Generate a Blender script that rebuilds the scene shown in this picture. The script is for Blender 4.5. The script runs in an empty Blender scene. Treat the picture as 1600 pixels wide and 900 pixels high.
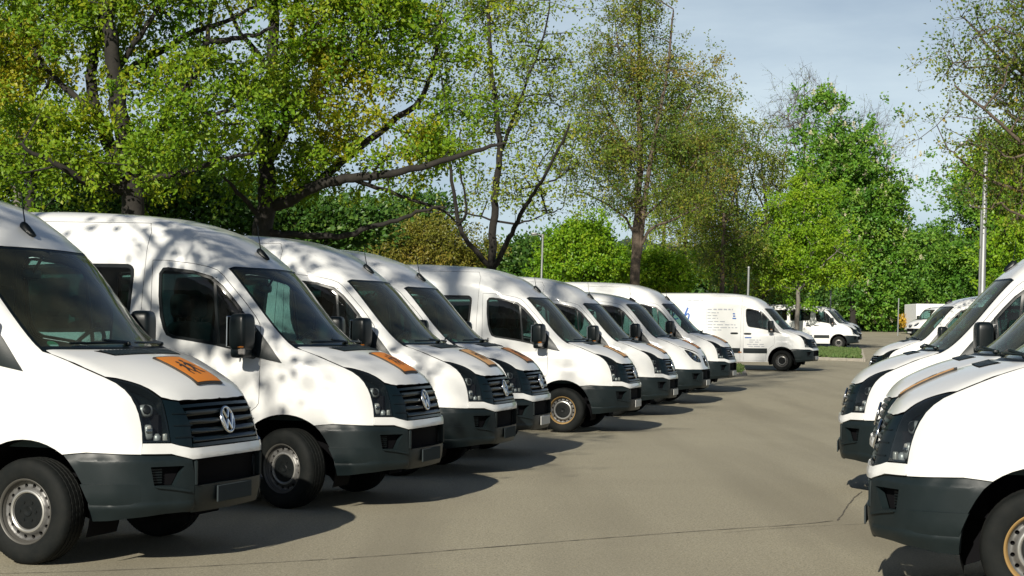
import bpy, math, random
import numpy as np
from mathutils import Vector, Matrix
from mathutils.geometry import delaunay_2d_cdt
R = math.radians
rng = np.random.default_rng(7)
random.seed(7)
SC = bpy.context.scene
COL = SC.collection

# ------------------------------------------------------------------ camera
cd = bpy.data.cameras.new('camera')
cam = bpy.data.objects.new('camera', cd); COL.objects.link(cam)
cd.sensor_width = 36.0
cd.lens = 2689.4 / 1600 * 36.0
cd.clip_start = 0.1; cd.clip_end = 6000
cam.matrix_world = (Matrix.Translation((0, 0, 1.5727)) @ Matrix.Rotation(R(90 + 1.4877), 4, 'X')
                    @ Matrix.Rotation(R(0.5569), 4, 'Z'))
SC.camera = cam
SC.render.resolution_x = 1024; SC.render.resolution_y = 576

# ------------------------------------------------------------------ world and sun
SUN_EL = 28.0
SUN_AZ = 251.5          # direction towards the sun, counter-clockwise from +X
w = bpy.data.worlds.new('World'); SC.world = w; w.use_nodes = True
nt = w.node_tree; nt.nodes.clear()
out = nt.nodes.new('ShaderNodeOutputWorld'); bg = nt.nodes.new('ShaderNodeBackground')
sky = nt.nodes.new('ShaderNodeTexSky'); sky.sky_type = 'NISHITA'; sky.sun_disc = False
sky.sun_elevation = R(SUN_EL); sky.sun_rotation = R(90 - SUN_AZ)
sky.altitude = 300; sky.air_density = 0.7; sky.dust_density = 0.5; sky.ozone_density = 1.3
# thin high cloud veil mixed into the sky
tc = nt.nodes.new('ShaderNodeTexCoord'); mp = nt.nodes.new('ShaderNodeMapping')
mp.inputs['Scale'].default_value = (1.0, 1.0, 4.5); mp.inputs['Rotation'].default_value = (0.25, 0.12, 0.4)
nz = nt.nodes.new('ShaderNodeTexNoise'); nz.inputs['Scale'].default_value = 2.6; nz.inputs['Detail'].default_value = 7
nz.inputs['Roughness'].default_value = 0.55
rp = nt.nodes.new('ShaderNodeMapRange'); rp.inputs[1].default_value = 0.34; rp.inputs[2].default_value = 0.70
rp.inputs[3].default_value = 0.30; rp.inputs[4].default_value = 1.0
sx = nt.nodes.new('ShaderNodeSeparateXYZ')          # the veil thins out towards the zenith
fe = nt.nodes.new('ShaderNodeMapRange'); fe.interpolation_type = 'SMOOTHSTEP'; fe.inputs[1].default_value = 0.10; fe.inputs[2].default_value = 0.38
fe.inputs[3].default_value = 0.92; fe.inputs[4].default_value = 0.03
fm = nt.nodes.new('ShaderNodeMath'); fm.operation = 'MULTIPLY'
mx = nt.nodes.new('ShaderNodeMix'); mx.data_type = 'RGBA'
mx.inputs['B'].default_value = (12.1, 14.1, 15.0, 1)
L = nt.links.new
L(tc.outputs['Generated'], mp.inputs['Vector']); L(mp.outputs[0], nz.inputs['Vector'])
L(nz.outputs[0], rp.inputs[0]); L(tc.outputs['Generated'], sx.inputs[0]); L(sx.outputs['Z'], fe.inputs[0]); L(rp.outputs[0], fm.inputs[0]); L(fe.outputs[0], fm.inputs[1]); L(fm.outputs[0], mx.inputs['Factor']); L(sky.outputs[0], mx.inputs['A'])
L(mx.outputs['Result'], bg.inputs['Color']); bg.inputs['Strength'].default_value = 0.05
L(bg.outputs[0], out.inputs[0])
sd = bpy.data.lights.new('sun', 'SUN'); sd.energy = 5.0; sd.angle = R(0.53); sd.color = (1.0, 0.935, 0.81)
sun = bpy.data.objects.new('sun', sd); COL.objects.link(sun)
_d = Vector((math.cos(R(SUN_AZ)) * math.cos(R(SUN_EL)), math.sin(R(SUN_AZ)) * math.cos(R(SUN_EL)), math.sin(R(SUN_EL))))
sun.rotation_euler = _d.to_track_quat('Z', 'Y').to_euler(); sun.location = (-20, -20, 40)
vs = SC.view_settings; vs.view_transform = 'Standard'; vs.look = 'None'; vs.exposure = 0.36; vs.gamma = 1.0
vs.use_curve_mapping = False
cy = SC.cycles; cy.max_bounces = 6; cy.diffuse_bounces = 3; cy.glossy_bounces = 3
cy.transmission_bounces = 4; cy.transparent_max_bounces = 10
cy.use_fast_gi = False; cy.caustics_reflective = False; cy.caustics_refractive = False

# ------------------------------------------------------------------ materials
MATS = {}
def mat(name, col, rough=.5, metal=0., coat=0., spec=.5, trans=0., bump=None, var=None, sub=None, objcol=False):
    """Principled material; var=(scale, amount, colour2) mixes noise, bump=(scale, strength)."""
    m = bpy.data.materials.new(name); m.use_nodes = True; t = m.node_tree
    b = t.nodes['Principled BSDF']
    b.inputs['Base Color'].default_value = (*col, 1); b.inputs['Roughness'].default_value = rough
    b.inputs['Metallic'].default_value = metal; b.inputs['Coat Weight'].default_value = coat
    b.inputs['Coat Roughness'].default_value = .06
    b.inputs['Specular IOR Level'].default_value = spec; b.inputs['Transmission Weight'].default_value = trans
    tcn = t.nodes.new('ShaderNodeTexCoord')
    if var:
        n = t.nodes.new('ShaderNodeTexNoise'); n.inputs['Scale'].default_value = var[0]; n.inputs['Detail'].default_value = 6
        n.inputs['Roughness'].default_value = .65
        r = t.nodes.new('ShaderNodeMapRange'); r.inputs[1].default_value = .35; r.inputs[2].default_value = .75
        r.inputs[3].default_value = 0; r.inputs[4].default_value = var[1]
        x = t.nodes.new('ShaderNodeMix'); x.data_type = 'RGBA'
        x.inputs['A'].default_value = (*col, 1); x.inputs['B'].default_value = (*var[2], 1)
        t.links.new(tcn.outputs['Object'], n.inputs['Vector']); t.links.new(n.outputs[0], r.inputs[0])
        t.links.new(r.outputs[0], x.inputs['Factor']); t.links.new(x.outputs['Result'], b.inputs['Base Color'])
    if objcol:
        oi = t.nodes.new('ShaderNodeObjectInfo'); t.links.new(oi.outputs['Color'], b.inputs['Base Color'])
    if bump:
        n2 = t.nodes.new('ShaderNodeTexNoise'); n2.inputs['Scale'].default_value = bump[0]; n2.inputs['Detail'].default_value = 4
        bn = t.nodes.new('ShaderNodeBump'); bn.inputs['Strength'].default_value = bump[1]; bn.inputs['Distance'].default_value = .01
        t.links.new(tcn.outputs['Object'], n2.inputs['Vector']); t.links.new(n2.outputs[0], bn.inputs['Height'])
        t.links.new(bn.outputs[0], b.inputs['Normal'])
    MATS[name] = m
    return m

def glass_mat(name, tint, dust, dustcol, mirror=.04):
    """Thin tinted window glass with a film of pollen dust that thickens at grazing angles."""
    m = bpy.data.materials.new(name); m.use_nodes = True; t = m.node_tree; t.nodes.clear()
    o = t.nodes.new('ShaderNodeOutputMaterial'); tr = t.nodes.new('ShaderNodeBsdfTransparent')
    tr.inputs[0].default_value = (*tint, 1)
    gl = t.nodes.new('ShaderNodeBsdfGlossy'); gl.inputs['Roughness'].default_value = .02
    fr = t.nodes.new('ShaderNodeFresnel'); fr.inputs['IOR'].default_value = 1.5
    ge = t.nodes.new('ShaderNodeNewGeometry'); io = t.nodes.new('ShaderNodeMapRange')     # thin pane: the same reflectance from both faces
    io.inputs[3].default_value = 1.5; io.inputs[4].default_value = 1 / 1.5; t.links.new(ge.outputs['Backfacing'], io.inputs[0]); t.links.new(io.outputs[0], fr.inputs['IOR'])
    m1 = t.nodes.new('ShaderNodeMixShader'); t.links.new(fr.outputs[0], m1.inputs[0])
    t.links.new(tr.outputs[0], m1.inputs[1]); t.links.new(gl.outputs[0], m1.inputs[2])
    df = t.nodes.new('ShaderNodeBsdfDiffuse'); df.inputs[0].default_value = (*dustcol, 1)
    lw = t.nodes.new('ShaderNodeLayerWeight'); lw.inputs['Blend'].default_value = .5
    # coverage = 1 - exp(-tau / cos(angle)),  cos = 1 - facing
    sb = t.nodes.new('ShaderNodeMath'); sb.operation = 'SUBTRACT'; sb.inputs[0].default_value = 1.03
    dv = t.nodes.new('ShaderNodeMath'); dv.operation = 'DIVIDE'; dv.inputs[0].default_value = -dust
    ex = t.nodes.new('ShaderNodeMath'); ex.operation = 'EXPONENT'
    s2 = t.nodes.new('ShaderNodeMath'); s2.operation = 'SUBTRACT'; s2.inputs[0].default_value = 1.0
    t.links.new(lw.outputs['Facing'], sb.inputs[1]); t.links.new(sb.outputs[0], dv.inputs[1])
    t.links.new(dv.outputs[0], ex.inputs[0]); t.links.new(ex.outputs[0], s2.inputs[1])
    tcn = t.nodes.new('ShaderNodeTexCoord'); n = t.nodes.new('ShaderNodeTexNoise'); n.inputs['Scale'].default_value = 5
    n.inputs['Detail'].default_value = 5
    t.links.new(tcn.outputs['Object'], n.inputs['Vector'])
    mu = t.nodes.new('ShaderNodeMath'); mu.operation = 'MULTIPLY'; mr = t.nodes.new('ShaderNodeMapRange')
    mr.inputs[1].default_value = .3; mr.inputs[2].default_value = .7; mr.inputs[3].default_value = .55; mr.inputs[4].default_value = 1.2
    t.links.new(n.outputs[0], mr.inputs[0]); t.links.new(s2.outputs[0], mu.inputs[0]); t.links.new(mr.outputs[0], mu.inputs[1])
    m2 = t.nodes.new('ShaderNodeMixShader'); t.links.new(mu.outputs[0], m2.inputs[0])
    t.links.new(m1.outputs[0], m2.inputs[1]); t.links.new(df.outputs[0], m2.inputs[2]); t.links.new(m2.outputs[0], o.inputs[0])
    MATS[name] = m
    return m

mat('white_paint', (.70, .705, .69), .28, 0, .6, .5, var=(2.2, .35, (.62, .62, .60)))
mat('dark_plastic', (.0070, .0125, .0140), .42, 0, 0, .30, var=(9, .6, (.012, .018, .020)), bump=(420, .04))
mat('black_plastic', (.0035, .0065, .0075), .36, 0, 0, .3)
mat('grille_plastic', (.0030, .0080, .0105), .30, 0, 0, .35)
mat('rubber', (.0048, .0062, .0062), .75, 0, 0, .18, var=(10, .8, (.013, .0135, .012)))
mat('black_void', (.004, .004, .005), .9, 0, 0, .1)  # on panel edges: seal rubber, with the shade of the gaps put into the black
mat('chrome', (.75, .75, .75), .12, 1.0)
mat('rim_steel', (.15, .15, .147), .45, .4, var=(11, .9, (.06, .055, .048)))
mat('rim_lip', (.5, .48, .44), .5, .2, objcol=True)
mat('hub_plastic', (.0045, .0062, .0068), .45, 0, 0, .22, var=(30, .6, (.012, .012, .011)))
mat('hub_ring', (.40, .395, .37), .35, .65)
mat('cabin_grey', (.022, .040, .040), .8)
mat('seat_fabric', (.010, .017, .020), .9)
mat('dash_plastic', (.014, .020, .022), .7)
mat('lamp_reflector', (.22, .23, .24), .22, 1.0)
mat('lamp_bowl', (.62, .63, .64), .18, 1.0)
mat('amber_lens', (.45, .15, .02), .2)
mat('clear_lens', (.32, .30, .28), .12)
mat('plate_white', (.50, .50, .48), .5)
mat('plate_shaded', (.040, .050, .054), .8, 0, 0, .05)  # darkened number plate: shade is put into its colour
mat('sign_orange', (.75, .28, .03), .5, objcol=True)
mat('sign_black', (.03, .025, .02), .55)
mat('sticker_green', (.02, .22, .11), .4)
mat('sticker_white', (.6, .65, .62), .4)
mat('print_blue', (.02, .10, .36), .4)
mat('print_grey', (.33, .35, .39), .5)
mat('steel_grey', (.24, .25, .25), .4, .4)
glass_mat('windscreen_glass', (.42, .62, .60), .042, (.31, .32, .20))
glass_mat('window_glass', (.24, .37, .35), .008, (.40, .40, .34))
glass_mat('lens_glass', (.86, .90, .90), .006, (.45, .45, .42))

# ------------------------------------------------------------------ mesh helpers
def unit(v):
    v = np.asarray(v, float); return v / np.linalg.norm(v)

class MB:
    """Collects vertices, faces, material indices and (optionally) normals for one mesh object."""
    def __init__(s): s.V = []; s.F = []; s.M = []; s.N = []; s.n = 0; s.mats = []
    def mi(s, m):
        if m not in s.mats: s.mats.append(m)
        return s.mats.index(m)
    def add(s, V, F, m, N=None):
        V = np.asarray(V, float).reshape(-1, 3)
        i = s.mi(m)
        s.V.append(V); s.N.append(np.zeros_like(V) if N is None else N)
        for f in F: s.F.append(tuple(int(k) + s.n for k in f)); s.M.append(i)
        s.n += len(V); return s
    def mesh(s, name, smooth=True, angle=None):
        me = bpy.data.meshes.new(name)
        V = np.concatenate(s.V) if s.V else np.zeros((0, 3)); N = np.concatenate(s.N)
        me.from_pydata(V.tolist(), [], s.F)
        for m in s.mats: me.materials.append(MATS[m])
        me.polygons.foreach_set('material_index', np.array(s.M, dtype=np.int32))
        me.polygons.foreach_set('use_smooth', np.full(len(s.F), smooth))
        me.update()
        if smooth and np.abs(N).sum() > 0:
            me.normals_split_custom_set_from_vertices([tuple(v) for v in N])
        elif smooth and angle: me.set_sharp_from_angle(angle=R(angle))
        return me
    def build(s, name, parent=None, smooth=True, angle=35):
        o = bpy.data.objects.new(name, s.mesh(name, smooth, angle)); COL.objects.link(o)
        if parent: o.parent = parent
        return o
    def mirror(s):
        r = MB(); r.mats = list(s.mats); r.M = list(s.M); r.n = s.n
        r.V = [v * [1, -1, 1] for v in s.V]; r.N = [v * [1, -1, 1] for v in s.N]
        r.F = [f[::-1] for f in s.F]; return r
    def join(s, o):
        mp_ = [s.mi(m) for m in o.mats]
        s.V += o.V; s.N += o.N
        s.F += [tuple(k + s.n for k in f) for f in o.F]; s.M += [mp_[i] for i in o.M]; s.n += o.n; return s

def box(mb, c, d, m, rot=None, bev=0.0):
    c = np.asarray(c, float); h = np.asarray(d, float) / 2
    if bev <= 0:
        V = np.array([[x, y, z] for x in (-1, 1) for y in (-1, 1) for z in (-1, 1)], float) * h
        F = [(0, 1, 3, 2), (4, 6, 7, 5), (0, 4, 5, 1), (2, 3, 7, 6), (0, 2, 6, 4), (1, 5, 7, 3)]
    else:
        b = min(bev, h.min() * .95); V = []; idx = {}
        for x in (-1, 1):
            for y in (-1, 1):
                for z in (-1, 1):
                    for a in range(3):
                        p = np.array([x, y, z], float) * h; s_ = np.array([x, y, z], float)
                        q = p - s_ * b; q[a] = p[a]; idx[(x, y, z, a)] = len(V); V.append(q)
        F = []
        for a in range(3):
            o1, o2 = [(1, 2), (2, 0), (0, 1)][a]
            for s_ in (-1, 1):
                q = []
                for u, v in ((-1, -1), (1, -1), (1, 1), (-1, 1)):
                    k = [0, 0, 0]; k[a] = s_; k[o1] = u; k[o2] = v; q.append(idx[(*k, a)])
                F.append(tuple(q if s_ > 0 else q[::-1]))
        for a in range(3):
            o1, o2 = [(1, 2), (2, 0), (0, 1)][a]
            for u in (-1, 1):
                for v in (-1, 1):
                    k1 = [0, 0, 0]; k2 = [0, 0, 0]; k1[o1] = k2[o1] = u; k1[o2] = k2[o2] = v; k1[a] = -1; k2[a] = 1
                    q = [idx[(*k1, o1)], idx[(*k2, o1)], idx[(*k2, o2)], idx[(*k1, o2)]]
                    F.append(tuple(q if u * v > 0 else q[::-1]))
        for x in (-1, 1):
            for y in (-1, 1):
                for z in (-1, 1):
                    q = [idx[(x, y, z, 0)], idx[(x, y, z, 1)], idx[(x, y, z, 2)]]
                    F.append(tuple(q if x * y * z > 0 else q[::-1]))
        V = np.array(V)
    if rot is not None: V = V @ np.array(rot).T
    V2 = np.concatenate([V[list(f)] for f in F]); F2 = []; k = 0      # faces keep their own corners, so each stays flat
    for f in F: F2.append(tuple(range(k, k + len(f)))); k += len(f)
    return mb.add(V2 + c, F2, m)

def rotm(ax, deg):
    return np.array(Matrix.Rotation(R(deg), 3, ax))

def tube(mb, P, rad, m, n=8, cap=True):
    P = np.asarray(P, float); k = len(P)
    rad = np.broadcast_to(np.asarray(rad, float), (k,))
    T = np.gradient(P, axis=0); T /= np.maximum(np.linalg.norm(T, axis=1, keepdims=True), 1e-9)
    a = np.array([0, 0, 1.]) if abs(T[0, 2]) < .9 else np.array([1., 0, 0])
    V = []; U = np.cross(T[0], a); U /= np.linalg.norm(U)
    th = np.arange(n) / n * 2 * np.pi
    for i in range(k):
        U = U - T[i] * (U @ T[i]); U /= np.linalg.norm(U); W = np.cross(T[i], U)
        V.append(P[i] + rad[i] * (np.cos(th)[:, None] * U + np.sin(th)[:, None] * W))
    F = [(i * n + j, i * n + (j + 1) % n, (i + 1) * n + (j + 1) % n, (i + 1) * n + j) for i in range(k - 1) for j in range(n)]
    if cap: F += [tuple(range(n))[::-1], tuple((k - 1) * n + j for j in range(n))]
    return mb.add(np.concatenate(V), F, m)

def lathe(mb, prof, m, n=48, axis='Y', c=(0, 0, 0), mod=None, closed=False):
    """prof: list of (r, h).  axis Y: outer face towards +Y."""
    prof = np.asarray(prof, float); k = len(prof); V = []
    for j in range(n):
        t = 2 * np.pi * j / n; r = prof[:, 0].copy()
        if mod: r = mod(r, prof[:, 1], j)
        if axis == 'Y': V.append(np.stack([r * np.cos(t), prof[:, 1], r * np.sin(t)], 1))
        elif axis == 'Z': V.append(np.stack([r * np.cos(t), r * np.sin(t), prof[:, 1]], 1))
        else: V.append(np.stack([prof[:, 1], r * np.cos(t), r * np.sin(t)], 1))
    F = []
    for j in range(n):
        j2 = (j + 1) % n
        for i in range(k - 1):
            q = (j * k + i, j * k + i + 1, j2 * k + i + 1, j2 * k + i)
            F.append(q if axis == 'Y' else q[::-1])
    return mb.add(np.concatenate(V) + np.asarray(c, float), F, m)

def rbox(mb, c, d, m, e=.35, rot=None, nu=20, nv=12, taper=None):
    """Rounded box (superellipsoid)."""
    V = []
    for i in range(nv + 1):
        v = -np.pi / 2 + np.pi * i / nv
        for j in range(nu):
            u = 2 * np.pi * j / nu
            f = lambda t: np.sign(t) * abs(t) ** e
            V.append([f(np.cos(v)) * f(np.cos(u)), f(np.cos(v)) * f(np.sin(u)), f(np.sin(v))])
    V = np.array(V) * (np.asarray(d, float) / 2)
    if taper is not None: V = taper(V)
    if rot is not None: V = V @ np.array(rot).T
    F = [(i * nu + j, i * nu + (j + 1) % nu, (i + 1) * nu + (j + 1) % nu, (i + 1) * nu + j) for i in range(nv) for j in range(nu)]
    return mb.add(V + np.asarray(c, float), F, m)

def inpoly(P, loops):
    x, y = P[:, 0], P[:, 1]; r = np.zeros(len(P), bool)
    for L_ in loops:
        a = L_; b = np.roll(L_, -1, 0)
        for (x1, y1), (x2, y2) in zip(a, b):
            if y1 == y2: continue
            c = ((y1 > y) != (y2 > y)); xi = x1 + (y - y1) * (x2 - x1) / (y2 - y1); r ^= c & (x < xi)
    return r

def area2(L_):
    x, y = L_[:, 0], L_[:, 1]; return .5 * np.sum(x * np.roll(y, -1) - np.roll(x, -1) * y)

def resample(L_, h):
    o = []
    for a, b in zip(L_, np.roll(L_, -1, 0)):
        n = max(1, int(math.ceil(np.linalg.norm(b - a) / h)))
        for i in range(n): o.append(a + (b - a) * i / n)
    return np.array(o)

def offset2(L_, d):
    if d == 0: return L_
    t1 = L_ - np.roll(L_, 1, 0); t2 = np.roll(L_, -1, 0) - L_
    t1 /= np.maximum(np.linalg.norm(t1, axis=1, keepdims=True), 1e-9); t2 /= np.maximum(np.linalg.norm(t2, axis=1, keepdims=True), 1e-9)
    n1 = np.stack([-t1[:, 1], t1[:, 0]], 1); n2 = np.stack([-t2[:, 1], t2[:, 0]], 1)
    n = n1 + n2; l2 = np.maximum((n * n).sum(1), .6)
    return L_ + n * (2 / l2)[:, None] * d

def fill2(loops, h, extra=None):
    """Triangulate a 2D region (first loop outer, CCW; others holes, CW) with interior points about h apart."""
    allp = np.concatenate(loops); lo = allp.min(0); hi = allp.max(0)
    gx = np.arange(lo[0] + h / 2, hi[0], h); gy = np.arange(lo[1] + h * .43, hi[1], h * .866)
    G = np.array([[x + (i % 2) * h / 2, y] for i, y in enumerate(gy) for x in gx]).reshape(-1, 2)
    if extra is not None: G = np.concatenate([G, extra])
    if len(G):
        G = G[inpoly(G, loops)]
        if len(G):
            keep = np.ones(len(G), bool)
            for k in range(0, len(G), 400):
                dm = np.linalg.norm(G[k:k + 400, None] - allp[None], axis=2).min(1); keep[k:k + 400] = dm > h * .38
            G = G[keep]
    pts = [Vector(p) for p in allp] + [Vector(p) for p in G]
    ed = []; o = 0
    for L_ in loops:
        n = len(L_); ed += [(o + i, o + (i + 1) % n) for i in range(n)]; o += n
    r = delaunay_2d_cdt(pts, ed, [], 0, 1e-7)
    V = np.array([tuple(v) for v in r[0]]); T = np.array([f for f in r[2] if len(f) == 3])
    c = V[T].mean(1); T = T[inpoly(c, loops)]
    return V, T
# ------------------------------------------------------------------ van bodywork as one implicit surface
def pchip(xs,ys):
    xs=np.array(xs,float);ys=np.array(ys,float);h=np.diff(xs);d=np.diff(ys)/h
    m=np.zeros(len(xs))
    for i in range(1,len(xs)-1):
        if d[i-1]*d[i]>0:
            w1=2*h[i]+h[i-1];w2=h[i]+2*h[i-1];m[i]=(w1+w2)/(w1/d[i-1]+w2/d[i])
    m[0]=d[0];m[-1]=d[-1]
    def f(x):
        x=np.asarray(x,float);xc=np.clip(x,xs[0],xs[-1]);i=np.clip(np.searchsorted(xs,xc)-1,0,len(xs)-2)
        t=(xc-xs[i])/h[i];t2=t*t;t3=t2*t
        return (2*t3-3*t2+1)*ys[i]+(t3-2*t2+t)*h[i]*m[i]+(-2*t3+3*t2)*ys[i+1]+(t3-t2)*h[i]*m[i+1]
    return f
ROOF={'high':[(-5.3,2.65),(-4.0,2.69),(-2.6,2.69),(-2.0,2.67),(-1.5,2.63),(-1.0,2.495),(-.66,2.275)],
      'std':[(-5.3,2.40),(-4.0,2.44),(-2.6,2.45),(-2.0,2.44),(-1.5,2.41),(-1.0,2.34),(-.66,2.235)]}
class Body:
    def __init__(s,roof='high',front='a'):
        s.front=front
        pts=ROOF[roof]+[(-.505,2.15),(.245,1.44),(.30,1.425),(.52,1.36),(.84,1.205),(.96,1.115),(1.15,.96)]
        zt=pchip(*zip(*pts)); g=np.linspace(-5.3,1.15,1300); z=zt(g)
        k=np.exp(-np.linspace(-2.5,2.5,11)**2/2);k/=k.sum()
        zs=np.convolve(np.pad(z,5,'edge'),k,'valid'); s.g=g;s.z=zs;s.dz=np.gradient(zs,g)
        s.a=pchip([-5.3,-2,-1.2,-.65,0,.35,.85,1.15],[.03,.05,.14,.22,.31,.33,.27,.22])
        s.w=pchip([0,.25,.5,.75,1.0,1.25,1.5,2.2,2.5,2.8],[.90,.945,.978,.988,.987,.972,.953,.905,.868,.82])
    def Zt(s,x,y):
        q=x+s.a(x)*y*y
        c=np.clip((x-.3)/.4,0,1)*.07+np.clip((-.6-x)/.6,0,1)*.05
        return np.interp(q,s.g,s.z)-c*y*y, np.interp(q,s.g,s.dz)
    def Xf(s,y,z):
        y=abs(y)
        u=np.maximum(y-.50,0)
        x=1.035-.14*np.minimum(y,.5)**2 - np.minimum(u*2.2,.0)
        # chamfer
        ch=.985-.72*(y-.53)
        k=.05; h=np.clip(.5+.5*(ch-x)/k,0,1); x=ch+(x-ch)*h-k*h*(1-h) if False else -s.sm(-x,-ch,.05)
        lean=np.maximum(z-.74,0); x=x-.26*lean-.10*lean**2
        low=np.maximum(.5-z,0); x=x+.02*np.clip((.72-z)/.05,0,1)*0-1.1*low**2
        return x
    @staticmethod
    def sm(a,b,k):
        h=np.maximum(k-abs(a-b),0)/k
        return np.maximum(a,b)+h*h*k*.25
    def side(s,x,z):
        w=s.w(z)-.22*np.maximum(x,0)**2-.004*np.maximum(-3.2-x,0)**2*4
        r=np.sqrt(x*x+(z-.36)**2); fl=np.clip((.70-r)/.10,0,1); w=w+.014*fl*fl*(3-2*fl)
        r=np.sqrt((x+3.665)**2+(z-.36)**2); fl=np.clip((.70-r)/.10,0,1); w=w+.014*fl*fl*(3-2*fl)
        # belt crease
        zc=1.20-.12*np.clip((x-.0)/.6,0,1)
        w=w-.010*np.clip((z-zc)/.05,0,1)*np.clip((2.0-z)/.5,0,1)
        return w
    def F(s,P):
        x,y,z=P[...,0],abs(P[...,1]),P[...,2]
        a=(y-s.side(x,z))/1.0
        zt,dz=s.Zt(x,y); b=(z-zt)/np.sqrt(1+dz*dz)
        k1=np.interp(x,[-2,-1,-.5,.1,.6,1],[.34,.30,.20,.16,.20,.16])
        f=s.sm(a,b,k1)
        c=(x-s.Xf(y,z))*.93
        f=s.sm(f,c,.10)
        f=s.sm(f,-5.0-x+.03*(z-1)**2,.12)
        return f
    def N(s,P,h=1e-3):
        g=np.stack([s.F(P+h*e)-s.F(P-h*e) for e in np.eye(3)],-1)
        return g/np.maximum(np.linalg.norm(g,axis=-1,keepdims=True),1e-9)
    def snap(s,P,d,R=.5):
        P=np.asarray(P,float);d=np.asarray(d,float);d=d/np.linalg.norm(d)
        lo=np.full(P.shape[:-1],-R);hi=np.full(P.shape[:-1],R)
        # march from outside inwards to first inside
        ts=np.linspace(R,-R,41);t0=np.full(lo.shape,np.nan)
        for i in range(40):
            f1=s.F(P+ts[i+1]*d); m=np.isnan(t0)&(f1<=0); t0[m]=ts[i+1]
        bad=np.isnan(t0); t0[bad]=0
        lo=t0;hi=t0+2*R/40
        for _ in range(22):
            m=(lo+hi)/2;f=s.F(P+m[...,None]*d);lo=np.where(f<=0,m,lo);hi=np.where(f<=0,hi,m)
        t=np.where(bad,0,(lo+hi)/2)
        return P+t[...,None]*d

def patch(mb, B, loop, d, m, h=.06, holes=(), inset=0., off=0., fl=.02, disp=None, hb=.035, extra=None, flm=None, lining=None):
    """A panel of the bodywork: loop of rough 3-D points, thrown on to the surface along -d."""
    d = unit(d)
    a = np.array([0, 0, 1.]) if abs(d[2]) < .8 else np.array([1., 0, 0])
    e1 = unit(np.cross(a, d)); e2 = np.cross(d, e1); E = np.stack([e1, e2], 1)
    loop = np.asarray(loop, float); c0 = (loop @ d).mean()
    def up(Q): return Q[:, :1] * e1 + Q[:, 1:] * e2 + c0 * d
    def onto(Q):
        P = B.snap(up(Q), d, 1.0); N = B.N(P); o = np.full(len(P), float(off))
        if disp is not None: o = o + disp(P)
        return P + N * o[:, None], N
    loops = []
    for i, L_ in enumerate([loop, *holes]):
        L2 = np.asarray(L_, float) @ E
        if (area2(L2) > 0) != (i == 0): L2 = L2[::-1]
        loops.append(offset2(resample(L2, hb), inset))
    if extra is not None: extra = np.asarray(extra, float) @ E
    V2, T = fill2(loops, h, extra)
    P, N = onto(V2)
    tn = np.cross(P[T[:, 1]] - P[T[:, 0]], P[T[:, 2]] - P[T[:, 0]])
    fl_ = (tn * N[T[:, 0]]).sum(1) < 0; T[fl_] = T[fl_][:, ::-1]
    if disp is not None:      # the relief bends the surface: take the normals from the relief itself
        tn = np.cross(P[T[:, 1]] - P[T[:, 0]], P[T[:, 2]] - P[T[:, 0]]); N = np.zeros_like(P)
        for k in range(3): np.add.at(N, T[:, k], tn)
        N /= np.maximum(np.linalg.norm(N, axis=1, keepdims=True), 1e-12)
    mb.add(P, T, m, N)
    if fl:
        for L2 in loops:
            Q, QN = onto(L2); n = len(Q)
            V = np.concatenate([Q, Q - QN * fl])
            F = [(i, i + n, (i + 1) % n + n, (i + 1) % n) for i in range(n)]
            mb.add(V, F, flm or m)
    if lining is not None: lining.add(P - N * .035, T[:, ::-1], 'cabin_grey', -N)
    return P, N, T

def C(*pts): return np.array(pts, float)
def xz(pts, y=.9): return np.array([(x, y, z) for x, z in pts], float)
def smooth_poly(P, it=2):
    P = np.asarray(P, float)
    for _ in range(it):
        Q = np.empty((2 * len(P) - 2, P.shape[1])); Q[0::2] = P[:-1] * .75 + P[1:] * .25; Q[1::2] = P[:-1] * .25 + P[1:] * .75
        P = np.concatenate([P[:1], Q, P[-1:]])
    return P
def round_loop(P, it=2):
    P = np.asarray(P, float)
    for _ in range(it):
        n = np.roll(P, -1, 0); Q = np.empty((2 * len(P), P.shape[1])); Q[0::2] = P * .75 + n * .25; Q[1::2] = P * .25 + n * .75; P = Q
    return P
def arc(cx, cz, r, a0, a1, n=16, y=.95):
    t = np.radians(np.linspace(a0, a1, n)); return np.stack([cx + r * np.cos(t), np.full(n, y), cz + r * np.sin(t)], 1)

DS = (0, 1, 0); DT = (0, 0, 1); DF = (1, 0, 0); GAP = .0045
WB = -3.665
# --- feature lines read off the photograph (left side, y > 0)
HL_TOP = C((.482, .805, 1.248), (.537, .757, 1.239), (.605, .708, 1.22), (.665, .665, 1.197), (.713, .638, 1.167), (.772, .612, 1.12), (.79, .602, 1.107))
HL_IN = C((.79, .602, 1.107), (.819, .612, 1.051), (.842, .622, .988), (.86, .626, .935), (.875, .631, .871), (.888, .636, .817))
HL_OUT = C((.482, .805, 1.248), (.557, .783, 1.211), (.615, .773, 1.169), (.66, .768, 1.122), (.696, .766, 1.065), (.72, .772, 1.012), (.74, .78, .95), (.755, .792, .887), (.765, .799, .820))
ST_TOP = C((.765, .799, .818), (.82, .728, .816), (.888, .638, .813), (.926, .592, .796), (.975, .52, .777))
ST_BOT = C((.768, .815, .747), (.833, .74, .744), (.897, .65, .742), (.984, .519, .702))
BN_FRONT = C((.79, .602, 1.107), (.837, .547, 1.097), (.866, .49, 1.088), (.90, .32, 1.087), (.918, .13, 1.088), (.92, 0, 1.088))
BN_SIDE = C((.045, .86, 1.415), (.109, .865, 1.399), (.232, .862, 1.356), (.345, .845, 1.309), (.482, .805, 1.248))
BU_TOP = C((.276, .985, .743), (.359, .974, .752), (.445, .958, .760), (.605, .907, .753), (.768, .815, .745))
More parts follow.
